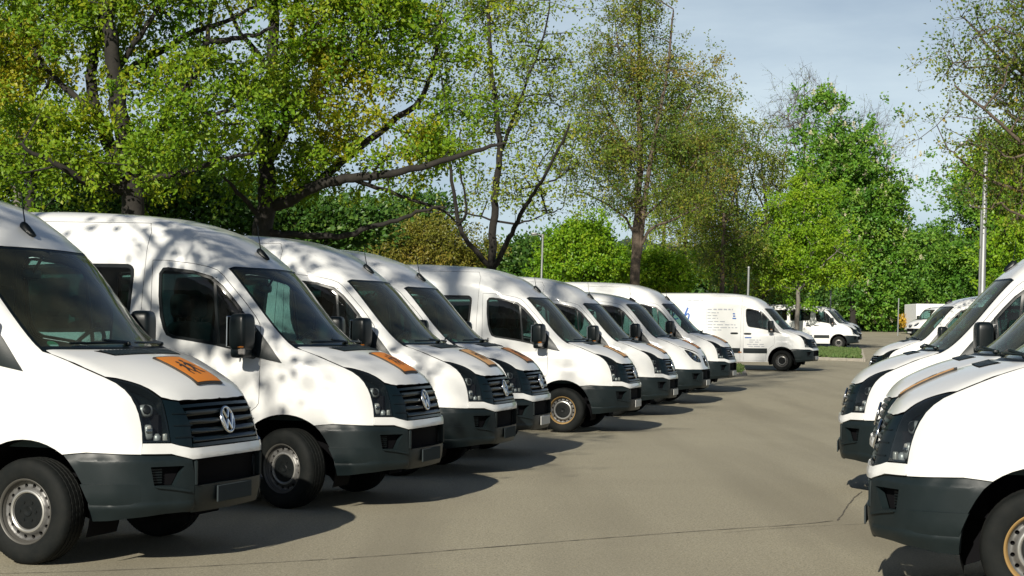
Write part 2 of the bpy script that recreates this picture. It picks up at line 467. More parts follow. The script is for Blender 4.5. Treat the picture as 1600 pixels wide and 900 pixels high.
BU_ARCH = C((.276, .985, .743), (.327, .978, .697), (.370, .969, .634), (.413, .958, .556), (.448, .944, .457), (.474, .925, .31))
BU_BOT = C((.474, .925, .30), (.57, .89, .305), (.676, .845, .319), (.786, .757, .331), (.854, .674, .343), (.93, .55, .35))
DOOR = [(-1.338, 2.203), (-1.19, 2.200), (-.945, 2.172), (-.80, 2.143), (-.72, 2.113), (-.655, 2.062), (-.553, 1.952), (-.44, 1.828), (-.335, 1.70),
        (-.290, 1.635), (-.272, 1.58), (-.25, 1.31), (-.244, 1.18), (-.241, .925), (-.262, .895), (-.42, .775), (-.50, .66), (-.54, .52), (-.55, .345), (-1.338, .345)]
WIN = [(-1.264, 2.08), (-1.23, 2.127), (-1.18, 2.131), (-.94, 2.103), (-.76, 2.053), (-.644, 1.965), (-.536, 1.852), (-.455, 1.757),
       (-.50, 1.397), (-.69, 1.437), (-.922, 1.472), (-1.11, 1.497), (-1.175, 1.525), (-1.21, 1.59), (-1.241, 1.694), (-1.262, 1.88)]
SAIL = [(-.452, 1.750), (-.325, 1.612), (-.043, 1.286), (-.289, 1.333), (-.505, 1.392), (-.495, 1.50)]
WIN2 = [(-2.60, 2.165), (-1.60, 2.165), (-1.545, 2.150), (-1.517, 2.104), (-1.532, 1.93), (-1.552, 1.70), (-1.575, 1.60), (-1.63, 1.552), (-2.60, 1.535), (-2.645, 1.59), (-2.645, 2.11)]
WIN3 = [(-3.78, 2.16), (-2.86, 2.165), (-2.81, 2.12), (-2.81, 1.60), (-2.86, 1.54), (-3.78, 1.54), (-3.83, 1.60), (-3.83, 2.11)]
WIN4 = [(-4.72, 2.14), (-3.99, 2.155), (-3.94, 2.11), (-3.94, 1.60), (-3.99, 1.54), (-4.72, 1.545), (-4.77, 1.60), (-4.77, 2.09)]
SLIDE = [(-1.405, 2.20), (-1.395, 2.46), (-1.45, 2.55), (-2.60, 2.57), (-2.655, 2.50), (-2.655, .345), (-1.45, .345), (-1.432, 1.73)]

def sq(P, s):  # mirrored copy of a half loop so that one patch can span the whole width
    return P
def full(half, axis_closed=True):
    """half: points from centre line to centre line on the y > 0 side -> loop over both sides."""
    h2 = half[::-1] * [1, -1, 1]
    return np.concatenate([half, h2])

def mirrored(fn):
    """Build a part for the left side with fn(mb) and return (left, right) mesh builders."""
    a = MB(); fn(a); return a, a.mirror()

def build_van_meshes(roof, front, glazed):
    """All the meshes of one kind of van.  Returns {key: mesh}."""
    B = Body(roof, front); M = {}
    yb = lambda x: np.interp(x, [-5.3, -1.6, -1.0, -.645], [.70, .70, .745, .79])
    xs = np.concatenate([np.linspace(-4.9, -1.7, 26), np.linspace(-1.55, -.645, 14)])
    roofedge = np.stack([xs, yb(xs), np.full(len(xs), 2.5)], 1); roofedge[-1] = (-.645, .79, 2.13)
    roofedge = B.snap(roofedge, DT, 1.0)
    ws_side = np.linspace((-.645, .79, 2.135), (.012, .852, 1.43), 22)
    ys = np.linspace(0, .79, 14); ws_top = np.stack([-.505 - .225 * ys ** 2, ys, np.full(14, 2.14)], 1)
    ys = np.linspace(0, .852, 14); ws_bot = np.stack([.245 - .32 * ys ** 2, ys, np.full(14, 1.43)], 1)
    dW = unit((.68, 0, .73)); dW2 = unit((.5, .6, .4))
    ws_top = B.snap(ws_top, DT, .6); ws_bot = B.snap(ws_bot, DT, .6); ws_side = B.snap(ws_side, dW2, .4)
    ws_side[0] = ws_top[-1]; ws_side[-1] = ws_bot[-1]; roofedge[-1] = ws_top[-1]
    lin = MB()
    # ---- windscreen
    mb = MB(); lp = full(np.concatenate([ws_bot, ws_side[::-1][1:-1], ws_top[::-1]]))
    patch(mb, B, lp, dW, 'windscreen_glass', .07, inset=.022, off=-.004, fl=0)
    M['windscreen'] = mb.mesh('windscreen')
    mb = MB()
    outer = lp
    # rubber frame: the ring between the body opening and the glass
    def ring(mb, loop, d, w0, w1, m, off=-.003, fl=.02):
        d_ = unit(d); a = np.array([0, 0, 1.]) if abs(d_[2]) < .8 else np.array([1., 0, 0])
        e1 = unit(np.cross(a, d_)); e2 = np.cross(d_, e1); E = np.stack([e1, e2], 1); c0 = (np.asarray(loop) @ d_).mean()
        L2 = np.asarray(loop) @ E
        if area2(L2) < 0: L2 = L2[::-1]
        L2 = resample(L2, .04); A_ = offset2(L2, w0); Bq = offset2(L2, w1)
        P1 = B.snap(A_[:, :1] * e1 + A_[:, 1:] * e2 + c0 * d_, d_, 1.); P2 = B.snap(Bq[:, :1] * e1 + Bq[:, 1:] * e2 + c0 * d_, d_, 1.)
        N1 = B.N(P1); N2 = B.N(P2); n = len(P1)
        mb.add(np.concatenate([P1 + N1 * off, P2 + N2 * off]), [(i, (i + 1) % n, (i + 1) % n + n, i + n) for i in range(n)], m, np.concatenate([N1, N2]))
        if fl:
            mb.add(np.concatenate([P1 + N1 * off, P1 + N1 * (off - fl)]), [(i, i + n, (i + 1) % n + n, (i + 1) % n) for i in range(n)], m)
            mb.add(np.concatenate([P2 + N2 * off, P2 + N2 * (off - fl)]), [(i, (i + 1) % n, (i + 1) % n + n, i + n) for i in range(n)], m)
    ring(mb, lp, dW, .003, .026, 'black_plastic')
    M['windscreen_seal'] = mb.mesh('windscreen_seal')
    # ---- body shell
    mb = MB()
    half = np.concatenate([ws_top, roofedge[::-1][1:], C((-4.9, 0, 2.6))])
    half[-1] = B.snap(C((-4.9, 0, 2.6)), DT, 1.)[0]
    patch(mb, B, full(half), DT, 'white_paint', .12, fl=0, hb=.06, lining=lin)
    # roof front flange
    archR = arc(WB, .36, .475, 0, 180, 20)
    archF = arc(0, .36, .475, 180, 54, 18)
    archF = np.array([(x, y, z) for x, y, z in archF if x < .27 or z > .74])
    sill = .30
    side = np.concatenate([roofedge, ws_side[1:], C((.045, .86, 1.415)), BN_SIDE[1:], HL_OUT[1:], C((.768, .815, .747)), BU_TOP[::-1][1:],
                           archF[::-1], C((-.475, .95, sill)), C((-3.19, .95, sill)), archR, C((-4.14, .95, sill)),
                           C((-4.94, .92, .34)), C((-4.94, .92, 1.4)), C((-4.94, .88, 2.2))])
    if front == 'b':
        side = np.concatenate([roofedge, ws_side[1:], C((.045, .86, 1.415)), BN_SIDE[1:3], C((.345, .845, 1.309)), C((.60, .80, 1.16), (.74, .78, .98), (.77, .80, .82)), C((.768, .815, .747)), BU_TOP[::-1][1:],
                           archF[::-1], C((-.475, .95, sill)), C((-3.19, .95, sill)), archR, C((-4.14, .95, sill)),
                           C((-4.94, .92, .34)), C((-4.94, .92, 1.4)), C((-4.94, .88, 2.2))])
    door = xz(DOOR); slide = xz(SLIDE) if roof == 'high' else xz([(x, min(z, 2.27)) for x, z in SLIDE])
    wins = [xz(w_) for w_ in ([WIN3, WIN4] if glazed else [])]
    win2 = round_loop(xz(WIN2), 1)
    def shell(mb, right):
        hs = [door] + wins + ([slide] if right else ([win2] if glazed else []))
        patch(mb, B, side, DS, 'white_paint', .085, holes=hs, hb=.045, fl=.03, flm='black_void', lining=lin if not right else None)
    a = MB(); lk = MB(); lin_s = lin; shell(a, False)
    b = MB(); lin2 = MB()
    hs = [door] + wins + [slide]
    patch(b, B, side, DS, 'white_paint', .085, holes=hs, hb=.045, fl=.03, flm='black_void', lining=lin2)
    mb.join(a); mb.join(b.mirror()); lin.join(lin2.mirror())
    # rear wall
    zz = np.linspace(.34, 2.2, 8); lp = full(np.concatenate([C((-5, 0, .34)), np.stack([np.full(8, -5.), np.full(8, .90), zz], 1), C((-5, .70, 2.45 if roof == 'high' else 2.3), (-5, 0, 2.5 if roof == 'high' else 2.32))]))
    patch(mb, B, lp, (-1, 0, 0), 'white_paint', .25, fl=0, hb=.2, lining=lin)
    M['body'] = mb.mesh('body')
    # ---- doors
    a = MB(); la = MB(); patch(a, B, door, DS, 'white_paint', .075, holes=[xz(WIN)], inset=GAP, hb=.035, fl=.03, flm='black_void', lining=la)
    M['door_L'] = a.mesh('door'); M['door_R'] = a.mirror().mesh('door')
    lin.join(la); lin.join(la.mirror())
    a = MB(); patch(a, B, xz(WIN), DS, 'window_glass', .08, inset=.02, off=-.006, fl=0)
    M['dwin_L'] = a.mesh('window'); M['dwin_R'] = a.mirror().mesh('window')
    a = MB(); ring(a, xz(WIN), DS, .001, .024, 'black_plastic', .001)
    bar = xz([(-.737, 2.05), (-.712, 2.045), (-.647, 1.43), (-.675, 1.435)]); patch(a, B, bar, DS, 'black_plastic', .1, off=-.001, fl=.015)
    M['dseal_L'] = a.mesh('window_seal'); M['dseal_R'] = a.mirror().mesh('window_seal')
    a = MB(); patch(a, B, xz(SAIL), DS, 'dark_plastic', .05, off=.010, fl=.014)
    M['sail_L'] = a.mesh('mirror_base'); M['sail_R'] = a.mirror().mesh('mirror_base')
    # sliding door on the right, windows
    a = MB(); la = MB(); patch(a, B, slide, DS, 'white_paint', .085, holes=[win2] if glazed else [], inset=GAP, hb=.045, fl=.03, flm='black_void', lining=la)
    # rail groove pressing along the door top
    M['slide_R'] = a.mirror().mesh('sliding_door'); lin.join(la.mirror())
    if glazed:
        for k, w_ in (('w2', win2), ('w3', wins[0]), ('w4', wins[1])):
            a = MB(); patch(a, B, w_, DS, 'window_glass', .12, inset=.018, off=-.004, fl=0)
            M[k + '_L'] = a.mesh('window'); M[k + '_R'] = a.mirror().mesh('window')
            a = MB(); ring(a, w_, DS, .001, .03, 'black_plastic', .001)
            M[k + 's_L'] = a.mesh('window_seal'); M[k + 's_R'] = a.mirror().mesh('window_seal')
    # ---- side mouldings
    def mould(x0, x1):
        a = MB(); patch(a, B, xz([(x0, .598), (x1, .598), (x1, .768), (x0, .768)]), DS, 'dark_plastic', .09, off=.014, fl=.02, hb=.07); return a
    for k, x0, x1 in (('mA', -1.33, -.50), ('mB', -2.64, -1.45), ('mC', -3.16, -2.67), ('mD', -4.90, -4.15)):
        a = mould(x0, x1); M[k + '_L'] = a.mesh('side_moulding'); M[k + '_R'] = a.mirror().mesh('side_moulding')
    a = MB(); patch(a, B, xz([(-1.50, .612), (-1.39, .612), (-1.39, .645), (-1.50, .645)]), DS, 'amber_lens', .05, off=.018, fl=.02)
    M['marker_L'] = a.mesh('side_marker'); M['marker_R'] = a.mirror().mesh('side_marker')
    # ---- bonnet
    mb = MB(); ys = np.linspace(0, .845, 12)
    rear = np.stack([.275 - .32 * ys ** 2, ys, np.full(12, 1.42)], 1)
    if front == 'a':
        half = np.concatenate([rear, BN_SIDE[1:], HL_TOP[1:], BN_FRONT[1:]])
        patch(mb, B, full(half), (.35, 0, 1), 'white_paint', .05, inset=GAP, fl=.03, flm='black_void', hb=.03)
    else:
        half = np.concatenate([rear, BN_SIDE[1:3], C((.345, .845, 1.309), (.50, .80, 1.245), (.68, .66, 1.16), (.86, .46, 1.09), (.95, .33, 1.06), (.975, .25, 1.045), (.985, 0, 1.04))])
        patch(mb, B, full(half), (.35, 0, 1), 'white_paint', .05, inset=GAP, fl=.03, flm='black_void', hb=.03)
    M['bonnet'] = mb.mesh('bonnet')
    mb = MB(); vy = np.linspace(-.50, .50, 21)
    lp = np.concatenate([np.stack([.285 - .30 * (vy * .9) ** 2, vy * 1.06, np.full(21, 1.4)], 1), np.stack([.39 - .16 * vy ** 2, vy * .93, np.full(21, 1.37)], 1)[::-1]])
    patch(mb, B, lp, (.3, 0, 1), 'black_void', .06, off=.0025, fl=.01)
    for yy in np.linspace(-.47, .47, 25):
        wv = .011
        x0, x1 = .29 - .30 * (yy * .9) ** 2, .385 - .16 * yy ** 2
        patch(mb, B, C((x0, yy - wv, 1.4), (x1, yy * .93 - wv, 1.37), (x1, yy * .93 + wv, 1.37), (x0, yy + wv, 1.4)), (.3, 0, 1), 'dark_plastic', .1, off=.006, fl=.006, hb=.08)
    patch(mb, B, C((.285, -.03, 1.4), (.39, -.03, 1.37), (.39, .03, 1.37), (.285, .03, 1.4)), (.3, 0, 1), 'dark_plastic', .06, off=.008, fl=.01)
    M['vent'] = mb.mesh('bonnet_vent')
    # cowl below the windscreen
    mb = MB(); half = np.concatenate([rear * 1.0, ws_bot[::-1][:1] + [0, -.01, 0], ws_bot[::-1][1:]]);
    patch(mb, B, full(half), (.5, 0, 1), 'black_plastic', .06, off=-.004, fl=.02)
    M['cowl'] = mb.mesh('scuttle_panel')
    # ---- headlamps
    if front == 'a':
        dH = unit((.72, .60, .35)); lp = np.concatenate([HL_TOP, HL_IN[1:], HL_OUT[::-1][:-1]])
        a = MB(); patch(a, B, lp, dH, 'lens_glass', .04, inset=.004, fl=.02, flm='black_plastic', hb=.025)
        M['lens_L'] = a.mesh('lens'); M['lens_R'] = a.mirror().mesh('lens')
        a = MB(); patch(a, B, lp, dH, 'black_plastic', .05, off=-.075, fl=0, hb=.03); ring(a, lp, dH, .002, .016, 'black_plastic', -.002, .06)
        # inner bowl walls
        b = MB(); patch(b, B, lp, dH, 'black_plastic', .1, off=-.004, fl=.075, hb=.03)
        # keep only the flange of b (drop its face)
        b.V = b.V[1:]; n0 = b.n - sum(len(v) for v in b.V); nf = sum(1 for f in b.F if max(f) < n0)
        b.F = [tuple(k - n0 for k in f) for f in b.F[nf:]]; b.M = b.M[nf:]; b.N = b.N[1:]; b.n -= n0
        a.join(b)
        # dark dividing fin, two lamp barrels, low reflector, indicator
        c1 = np.array((.735, .70, 1.035)); c2 = np.array((.795, .715, .90)); c3 = np.array((.855, .66, .875))
        def seat_(p, back):
            q = B.snap(np.array([p], float), dH, .4)[0]; n_ = B.N(q[None])[0]; return q - n_ * back, n_
        q, n_ = seat_(c1, .050); az = math.degrees(math.atan2(n_[1], n_[0]))
        rbox(a, q, (.080, .105, .085), 'steel_grey', .7, rot=rotm('Z', az)); tube(a, [q + n_ * .030, q + n_ * .043], [.034, .026], 'hub_plastic', 18)
        q, n_ = seat_(c2 + [0, .03, 0], .045); rbox(a, q, (.070, .062, .105), 'steel_grey', .6, rot=rotm('Z', az)); rbox(a, q + n_ * .034, (.012, .046, .030), 'lamp_reflector', .6, rot=rotm('Z', az)); rbox(a, q + n_ * .030 + [0, 0, .028], (.014, .030, .026), 'clear_lens', .8, rot=rotm('Z', az))
        q, n_ = seat_(c3 + [-.02, .035, -.01], .040); tube(a, [q - [0, 0, .055], q + [0, 0, .005], q + [0, 0, .022]], [.022, .026, .012], 'steel_grey', 16)
        q, n_ = seat_(c3 + [.012, -.022, -.02], .030); rbox(a, q, (.03, .055, .055), 'hub_ring', .4, rot=rotm('Z', az))
        M['hl_L'] = a.mesh('headlamp', angle=40); M['hl_R'] = a.mirror().mesh('headlamp', angle=40)
    else:
        dH = unit((.75, .45, .48))
        # front panel of the other make: white nose between bonnet, wings and bumper
        eye = round_loop(C((.60, .755, 1.155), (.70, .70, 1.165), (.82, .585, 1.10), (.91, .47, .99), (.955, .43, .905), (.93, .50, .875), (.85, .62, .90), (.75, .72, .99)), 2)
        eye = B.snap(eye, dH, .4)
        mb = MB(); ed = C((.345, .845, 1.309), (.60, .80, 1.16), (.74, .78, .98), (.77, .80, .82))
        bl = C((.345, .845, 1.309), (.50, .80, 1.245), (.68, .66, 1.16), (.86, .46, 1.09), (.95, .33, 1.06), (.975, .25, 1.045))
        gr = C((.975, .25, 1.045), (1.0, .255, .96), (1.02, .20, .84), (1.025, .12, .805), (1.03, 0, .80))
        nose = np.concatenate([ed[::-1], bl[1:], gr[1:], C((1.03, 0, .745), (1.02, .3, .745), (.985, .52, .745), (.897, .65, .745), (.768, .815, .745))])
        a = MB(); patch(a, B, nose, dH, 'white_paint', .045, holes=[eye], inset=.002, fl=.02, hb=.03)
        mb.join(a); mb.join(a.mirror()); M['nose'] = mb.mesh('front_panel')
        a = MB(); patch(a, B, eye, dH, 'lens_glass', .04, inset=.004, fl=.02, hb=.025); M['lens_L'] = a.mesh('lens'); M['lens_R'] = a.mirror().mesh('lens')
        a = MB(); patch(a, B, eye, dH, 'lamp_bowl', .05, off=-.03, fl=0, hb=.03); ring(a, eye, dH, .001, .012, 'black_plastic', -.002, .05)
        for c_, r_ in (((.70, .66, 1.08), .06), ((.80, .585, .99), .062), ((.87, .50, .94), .045)):
            p_ = B.snap(C(c_), dH, .4)[0]; n_ = B.N(p_[None])[0]
            tube(a, [p_ - n_ * .03, p_ - n_ * .012], [r_ * .5, r_], 'chrome', 18, cap=False); rbox(a, p_ - n_ * .022, (.03, .03, .03), 'black_plastic', 1.)
        M['hl_L'] = a.mesh('headlamp', angle=40); M['hl_R'] = a.mirror().mesh('headlamp', angle=40)
    # ---- grille, emblem
    if front == 'a':
        mb = MB()
        gh = np.concatenate([BN_FRONT[::-1], HL_IN[1:], C((.926, .592, .797), (.975, .52, .779), (1.012, .3, .781), (1.03, 0, .782))])
        patch(mb, B, full(gh), (1, 0, .2), 'black_void', .08, inset=.004, off=-.05, fl=0, hb=.04)
        # flat outer cheeks
        ck = np.concatenate([C((.866, .49, 1.088), (.837, .547, 1.097)), HL_IN, C((.926, .592, .797), (.985, .50, .779), (.94, .465, .93))])
        a = MB(); patch(a, B, ck, (.9, .4, .2), 'grille_plastic', .04, inset=.004, off=-.004, fl=.05, hb=.03)
        for z_ in (.85, .93, 1.01):
            patch(a, B, C((.90, .60, z_ - .004), (.97, .47, z_ - .004), (.97, .47, z_ + .004), (.90, .60, z_ + .004)), (.9, .4, .1), 'black_plastic', .05, off=.002, fl=.01, hb=.04)
        mb.join(a); mb.join(a.mirror())
        # top and bottom frame
        for z0, z1, o_ in ((1.060, 1.082, .0), (.785, .808, .0)):
            yy = np.linspace(-.49, .49, 15); lp = np.concatenate([np.stack([np.full(15, 1.), yy, np.full(15, z0)], 1), np.stack([np.full(15, 1.), yy[::-1], np.full(15, z1)], 1)])
            patch(mb, B, lp, (1, 0, .15), 'grille_plastic', .05, off=o_ - .002, fl=.05, hb=.06)
        M['grille'] = mb.mesh('grille')
        for i, zc in enumerate((1.020, .957, .894, .836)):
            yy = np.linspace(-.475, .475, 17); mb = MB()
            lp = np.concatenate([np.stack([np.full(17, 1.), yy, np.full(17, zc - .018)], 1), np.stack([np.full(17, 1.), yy[::-1], np.full(17, zc + .018)], 1)])
            bul = lambda P, zc=zc: .020 * np.clip(1 - ((P[:, 2] - zc + .004) / .019) ** 2, 0, 1) ** .5
            patch(mb, B, lp, (1, 0, .15), 'grille_plastic', .03, off=-.022, fl=.04, hb=.012, disp=bul)
            M['slat%d' % i] = mb.mesh('grille_slat')
        # emblem: a ring with a V above a W
        mb = MB(); c0 = B.snap(C((.98, 0, .948)), DF, .4)[0]; c0 = c0 + [.003, 0, 0]; tilt = R(15)
        ex = np.array((0, 1., 0)); ez = np.array((-math.sin(tilt), 0, math.cos(tilt))); en = np.cross(ex, ez)
        r0 = .088
        th = np.linspace(0, 2 * np.pi, 41); ringp = [c0 + r0 * (np.cos(t) * ex + np.sin(t) * ez) for t in th]
        tube(mb, ringp, .0105, 'chrome', 8, cap=False)
        disc = [c0 - en * .012] + [c0 - en * .010 + r0 * (np.cos(t) * ex + np.sin(t) * ez) for t in th[:-1]]
        mb.add(np.array(disc), [(0, 1 + i, 1 + (i + 1) % 40) for i in range(40)], 'black_plastic')
        def stroke(p, q, wd=.0095):
            p = c0 + p[0] * ex + p[1] * ez; q = c0 + q[0] * ex + q[1] * ez
            tube(mb, [p, q], wd, 'chrome', 6)
        stroke((-.044, .072), (-.004, .012)); stroke((.044, .072), (.004, .012))
        stroke((-.074, .040), (-.037, -.066)); stroke((.074, .040), (.037, -.066)); stroke((-.037, -.066), (0, .0)); stroke((.037, -.066), (0, .0))
        M['emblem'] = mb.mesh('emblem', angle=50)
        # white strip under grille and lamps
        lp = np.concatenate([ST_TOP, C((1.012, .3, .779), (1.028, 0, .780))]); lb = np.concatenate([ST_BOT, C((1.021, .315, .706), (1.034, 0, .707))])
        mb = MB(); patch(mb, B, full(np.concatenate([lb[::-1], lp])), (1, 0, 0), 'white_paint', .03, inset=.002, off=.010, fl=.03, hb=.025)
        M['strip'] = mb.mesh('bumper_strip')
    else:
        mb = MB(); gl = C((.975, .25, 1.045), (1.0, .255, .96), (1.02, .20, .84), (1.025, .12, .805), (1.03, 0, .80))
        half = np.concatenate([gl[::-1], C((.985, 0, 1.04))])
        patch(mb, B, full(half), (1, 0, .15), 'black_void', .06, inset=.01, off=-.03, fl=0)
        ring(mb, full(half), (1, 0, .15), .001, .022, 'black_plastic', .002, .03)
        M['grille'] = mb.mesh('grille')
        for i, zc in enumerate((.99, .93, .87)):
            hw = np.interp(zc, [.80, .84, .96, 1.05], [.1, .19, .245, .24]); yy = np.linspace(-hw, hw, 11); mb = MB()
            lp = np.concatenate([np.stack([np.full(11, 1.), yy, np.full(11, zc - .013)], 1), np.stack([np.full(11, 1.), yy[::-1], np.full(11, zc + .013)], 1)])
            patch(mb, B, lp, (1, 0, .15), 'dark_plastic', .04, off=-.012, fl=.03); M['slat%d' % i] = mb.mesh('grille_slat')
        mb = MB(); c0 = B.snap(C((.98, 0, .93)), DF, .4)[0] + [.012, 0, 0]; ex = np.array((0, 1., 0)); ez = np.array((-.2, 0, .98))
        th = np.linspace(0, 2 * np.pi, 37); tube(mb, [c0 + .085 * (np.cos(t) * ex + np.sin(t) * ez) for t in th], .009, 'chrome', 8, cap=False)
        for a_ in (90, 210, 330): tube(mb, [c0, c0 + .083 * (math.cos(R(a_)) * ex + math.sin(R(a_)) * ez)], [.014, .004], 'chrome', 6)
        M['emblem'] = mb.mesh('emblem', angle=50)
    # ---- bumper
    def bdisp(P):
        x, y, z = P[:, 0], np.abs(P[:, 1]), P[:, 2]
        fade = np.clip((.80 - x) / .10, 0, 1)
        led = 0
        low = .010 * np.clip((.43 - z) / .03, 0, 1) - .03 * np.clip((.40 - z) / .10, 0, 1)
        top = -.020 * np.clip((z - .700) / .045, 0, 1)
        return led + low + top
    fog = C((.815, .768, .660), (.955, .575, .660), (.915, .63, .535), (.83, .747, .540))
    ex_ = [(x, .9, z) for x in np.linspace(.38, .80, 16) for z in (.565, .5565, .5535, .550, .5465, .54, .43, .415, .40)]
    ex2 = [(x, np.interp(x, [.36, .6, .77, .985], [.965, .90, .81, .52]), z) for x in np.linspace(.40, .97, 22) for z in (.735, .718, .702, .697, .68, .44, .43, .42, .41, .39, .37)]
    dB = unit((.62, .78, 0))
    topl = np.concatenate([BU_TOP, ST_BOT[1:]]) if front == 'a' else np.concatenate([BU_TOP, C((.897, .65, .745), (.985, .518, .745))])
    jx = C((.99, .50, .345))
    bl = np.concatenate([topl, C((.992, .497, .60), (.992, .497, .45)), jx, BU_BOT[::-1], BU_ARCH[::-1][1:-1]])
    a = MB(); patch(a, B, bl, dB, 'dark_plastic', .045, holes=[fog], inset=.002, off=.006, fl=.05, hb=.028, disp=bdisp, extra=ex2)
    # raised lower panel whose upper edge catches the light
    rd = lambda P: .017 * np.clip((.765 - P[:, 0]) / .14, 0, 1) * np.clip((np.abs(P[:, 2]) - .40) / .05, 0, 1)
    patch(a, B, np.concatenate([C((.409, .958, .553), (.52, .93, .5535), (.64, .88, .551), (.755, .81, .546), (.76, .80, .45), (.76, .79, .405), (.60, .885, .40), (.468, .93, .40), (.45, .944, .457))]), dB, 'dark_plastic', .05, off=.0065, fl=.03, hb=.025, disp=rd)
    # fog lamp recess with louvres and the lip under it
    patch(a, B, fog, dB, 'black_void', .05, off=-.05, fl=0)
    for z_ in np.linspace(.555, .64, 6):
        patch(a, B, C((.822, .757, z_ - .005), (.87, .69, z_ - .005), (.87, .69, z_ + .005), (.822, .757, z_ + .005)), dB, 'black_plastic', .06, off=-.03, fl=.015, hb=.05)
    lipd = lambda P: .018 * np.ones(len(P))
    patch(a, B, C((.835, .742, .536), (.915, .628, .524), (.97, .535, .498), (.97, .535, .486), (.91, .635, .506), (.835, .742, .524)), dB, 'dark_plastic', .05, off=.004, fl=.02, hb=.03, disp=lipd)
    zt_ = .702 if front == 'a' else .745
    mb = MB(); mb.join(a); mb.join(a.mirror())
    # centre: intake above, plate carrier below
    yy = np.linspace(-.497, .497, 19)
    def band(z0, z1, y0, off, m, fl=.03, h=.05, zf=None):
        q = np.linspace(-y0, y0, 15); lp = np.concatenate([np.stack([np.full(15, 1.), q, np.full(15, z0)], 1), np.stack([np.full(15, 1.), q[::-1], np.full(15, z1)], 1)])
        patch(mb, B, lp, DF, m, h, off=off, fl=fl, hb=.05)
    band(.52, zt_ - .004, .495, -.055, 'black_void', 0)
    band(.345, .525, .495, .004, 'dark_plastic', .05)
    for s_ in (-1, 1): box(mb, (.985, s_ * .485, .61), (.05, .025, .17), 'dark_plastic', bev=.008)
    M['bumper'] = mb.mesh('bumper')
    mb = MB(); nx = float(B.snap(C((1.03, 0, .45)), DF, .4)[0, 0]) + .011
    box(mb, (nx, 0, .452), (.012, .52, .115), 'plate_white', bev=.005); M['plate'] = mb.mesh('number_plate')
    mb = MB(); box(mb, (nx, 0, .452), (.012, .52, .115), 'plate_shaded', bev=.005); M['plate_g'] = mb.mesh('number_plate')
    # ---- warning sign on the bonnet (orange square, dark rim, two running children)
    mb = MB(); sg = C((.485, -.185, 1.36), (.845, -.185, 1.2), (.845, .185, 1.2), (.485, .185, 1.36)); up_ = (.4, 0, 1)
    patch(mb, B, sg, up_, 'sign_black', .06, off=.012, fl=.012, hb=.06); M['sign_back'] = mb.mesh('sign')
    mb = MB(); patch(mb, B, sg, up_, 'sign_orange', .06, inset=.016, off=.0145, fl=.002, hb=.06); M['sign_face'] = mb.mesh('sign_face')
    mb = MB()
    def glyph(pts): patch(mb, B, C(*[(.665 - .0 - v * .40, -u * .37, 1.28) for u, v in pts]), up_, 'sign_black', .05, off=.0165, fl=.0, hb=.02)
    circ = lambda u, v, r: [(u + r * math.cos(t), v + r * math.sin(t)) for t in np.linspace(0, 2 * np.pi, 13)[:-1]]
    glyph(circ(-.12, .27, .055)); glyph(circ(.13, .20, .048))
    glyph([(-.17, .20), (-.05, .19), (.05, .09), (.03, .06), (-.06, .12), (-.05, -.02), (.04, -.13), (.02, -.27), (-.03, -.27), (-.02, -.14), (-.11, -.06), (-.16, -.18), (-.28, -.22), (-.29, -.18), (-.20, -.14), (-.16, .02), (-.17, .10), (-.25, .02), (-.29, .04)])
    glyph([(.09, .14), (.19, .13), (.28, .06), (.26, .03), (.19, .07), (.20, -.04), (.27, -.14), (.25, -.26), (.21, -.26), (.22, -.15), (.14, -.09), (.10, -.18), (.02, -.20), (.02, -.165), (.07, -.145), (.10, -.02), (.09, .06)])
    M['sign_print'] = mb.mesh('sign_symbol')
    # ---- sticker inside the windscreen
    mb = MB(); p0 = B.snap(C((.045, -.70, 1.50)), dW, .5)[0]; n0 = B.N(p0[None])[0]; u0 = unit(np.cross((0, 0, 1.), n0)); v0 = np.cross(n0, u0)
    dsk = [p0 - n0 * .012] + [p0 - n0 * .012 + .042 * (math.cos(t) * u0 + math.sin(t) * v0) for t in np.linspace(0, 2 * np.pi, 25)[:-1]]
    mb.add(np.array(dsk), [(0, 1 + i, 1 + (i + 1) % 24) for i in range(24)], 'sticker_green')
    q = [p0 - n0 * .010 + a_ * u0 + b_ * v0 for a_, b_ in ((-.03, -.026), (.03, -.026), (.036, -.008), (-.036, -.008))]
    mb.add(np.array(q), [(0, 1, 2, 3)], 'sticker_white'); M['sticker'] = mb.mesh('windscreen_sticker', smooth=False)
    # ---- lining, floor, underbody
    M['lining'] = lin.mesh('cabin_lining')
    # aerial on the roof
    p0 = B.snap(C((-.66, 0, 2.3)), DT, .6)[0]; n0 = B.N(p0[None])[0]; tx = unit(np.cross((0, 1., 0), n0))
    if tx[0] < 0: tx = -tx
    mb = MB(); ang = math.degrees(math.atan2(-tx[2], tx[0]))
    rbox(mb, p0 + n0 * .02, (.16, .055, .06), 'black_plastic', .8, rot=rotm('Y', ang), taper=lambda V: V * np.stack([np.ones(len(V)), 1 - .5 * np.clip(V[:, 2] / .03, -1, 1), np.where(V[:, 2] > 0, np.clip(.85 - V[:, 0] / .16, .25, 1.3), 1)], 1))
    tube(mb, [p0 + n0 * .03 - tx * .04, p0 + n0 * .03 - tx * .05 + [-.015, 0, .12], p0 + n0 * .03 - tx * .05 + [-.03, 0, .24]], [.006, .004, .003], 'black_plastic', 6)
    M['aerial'] = mb.mesh('aerial', angle=60)
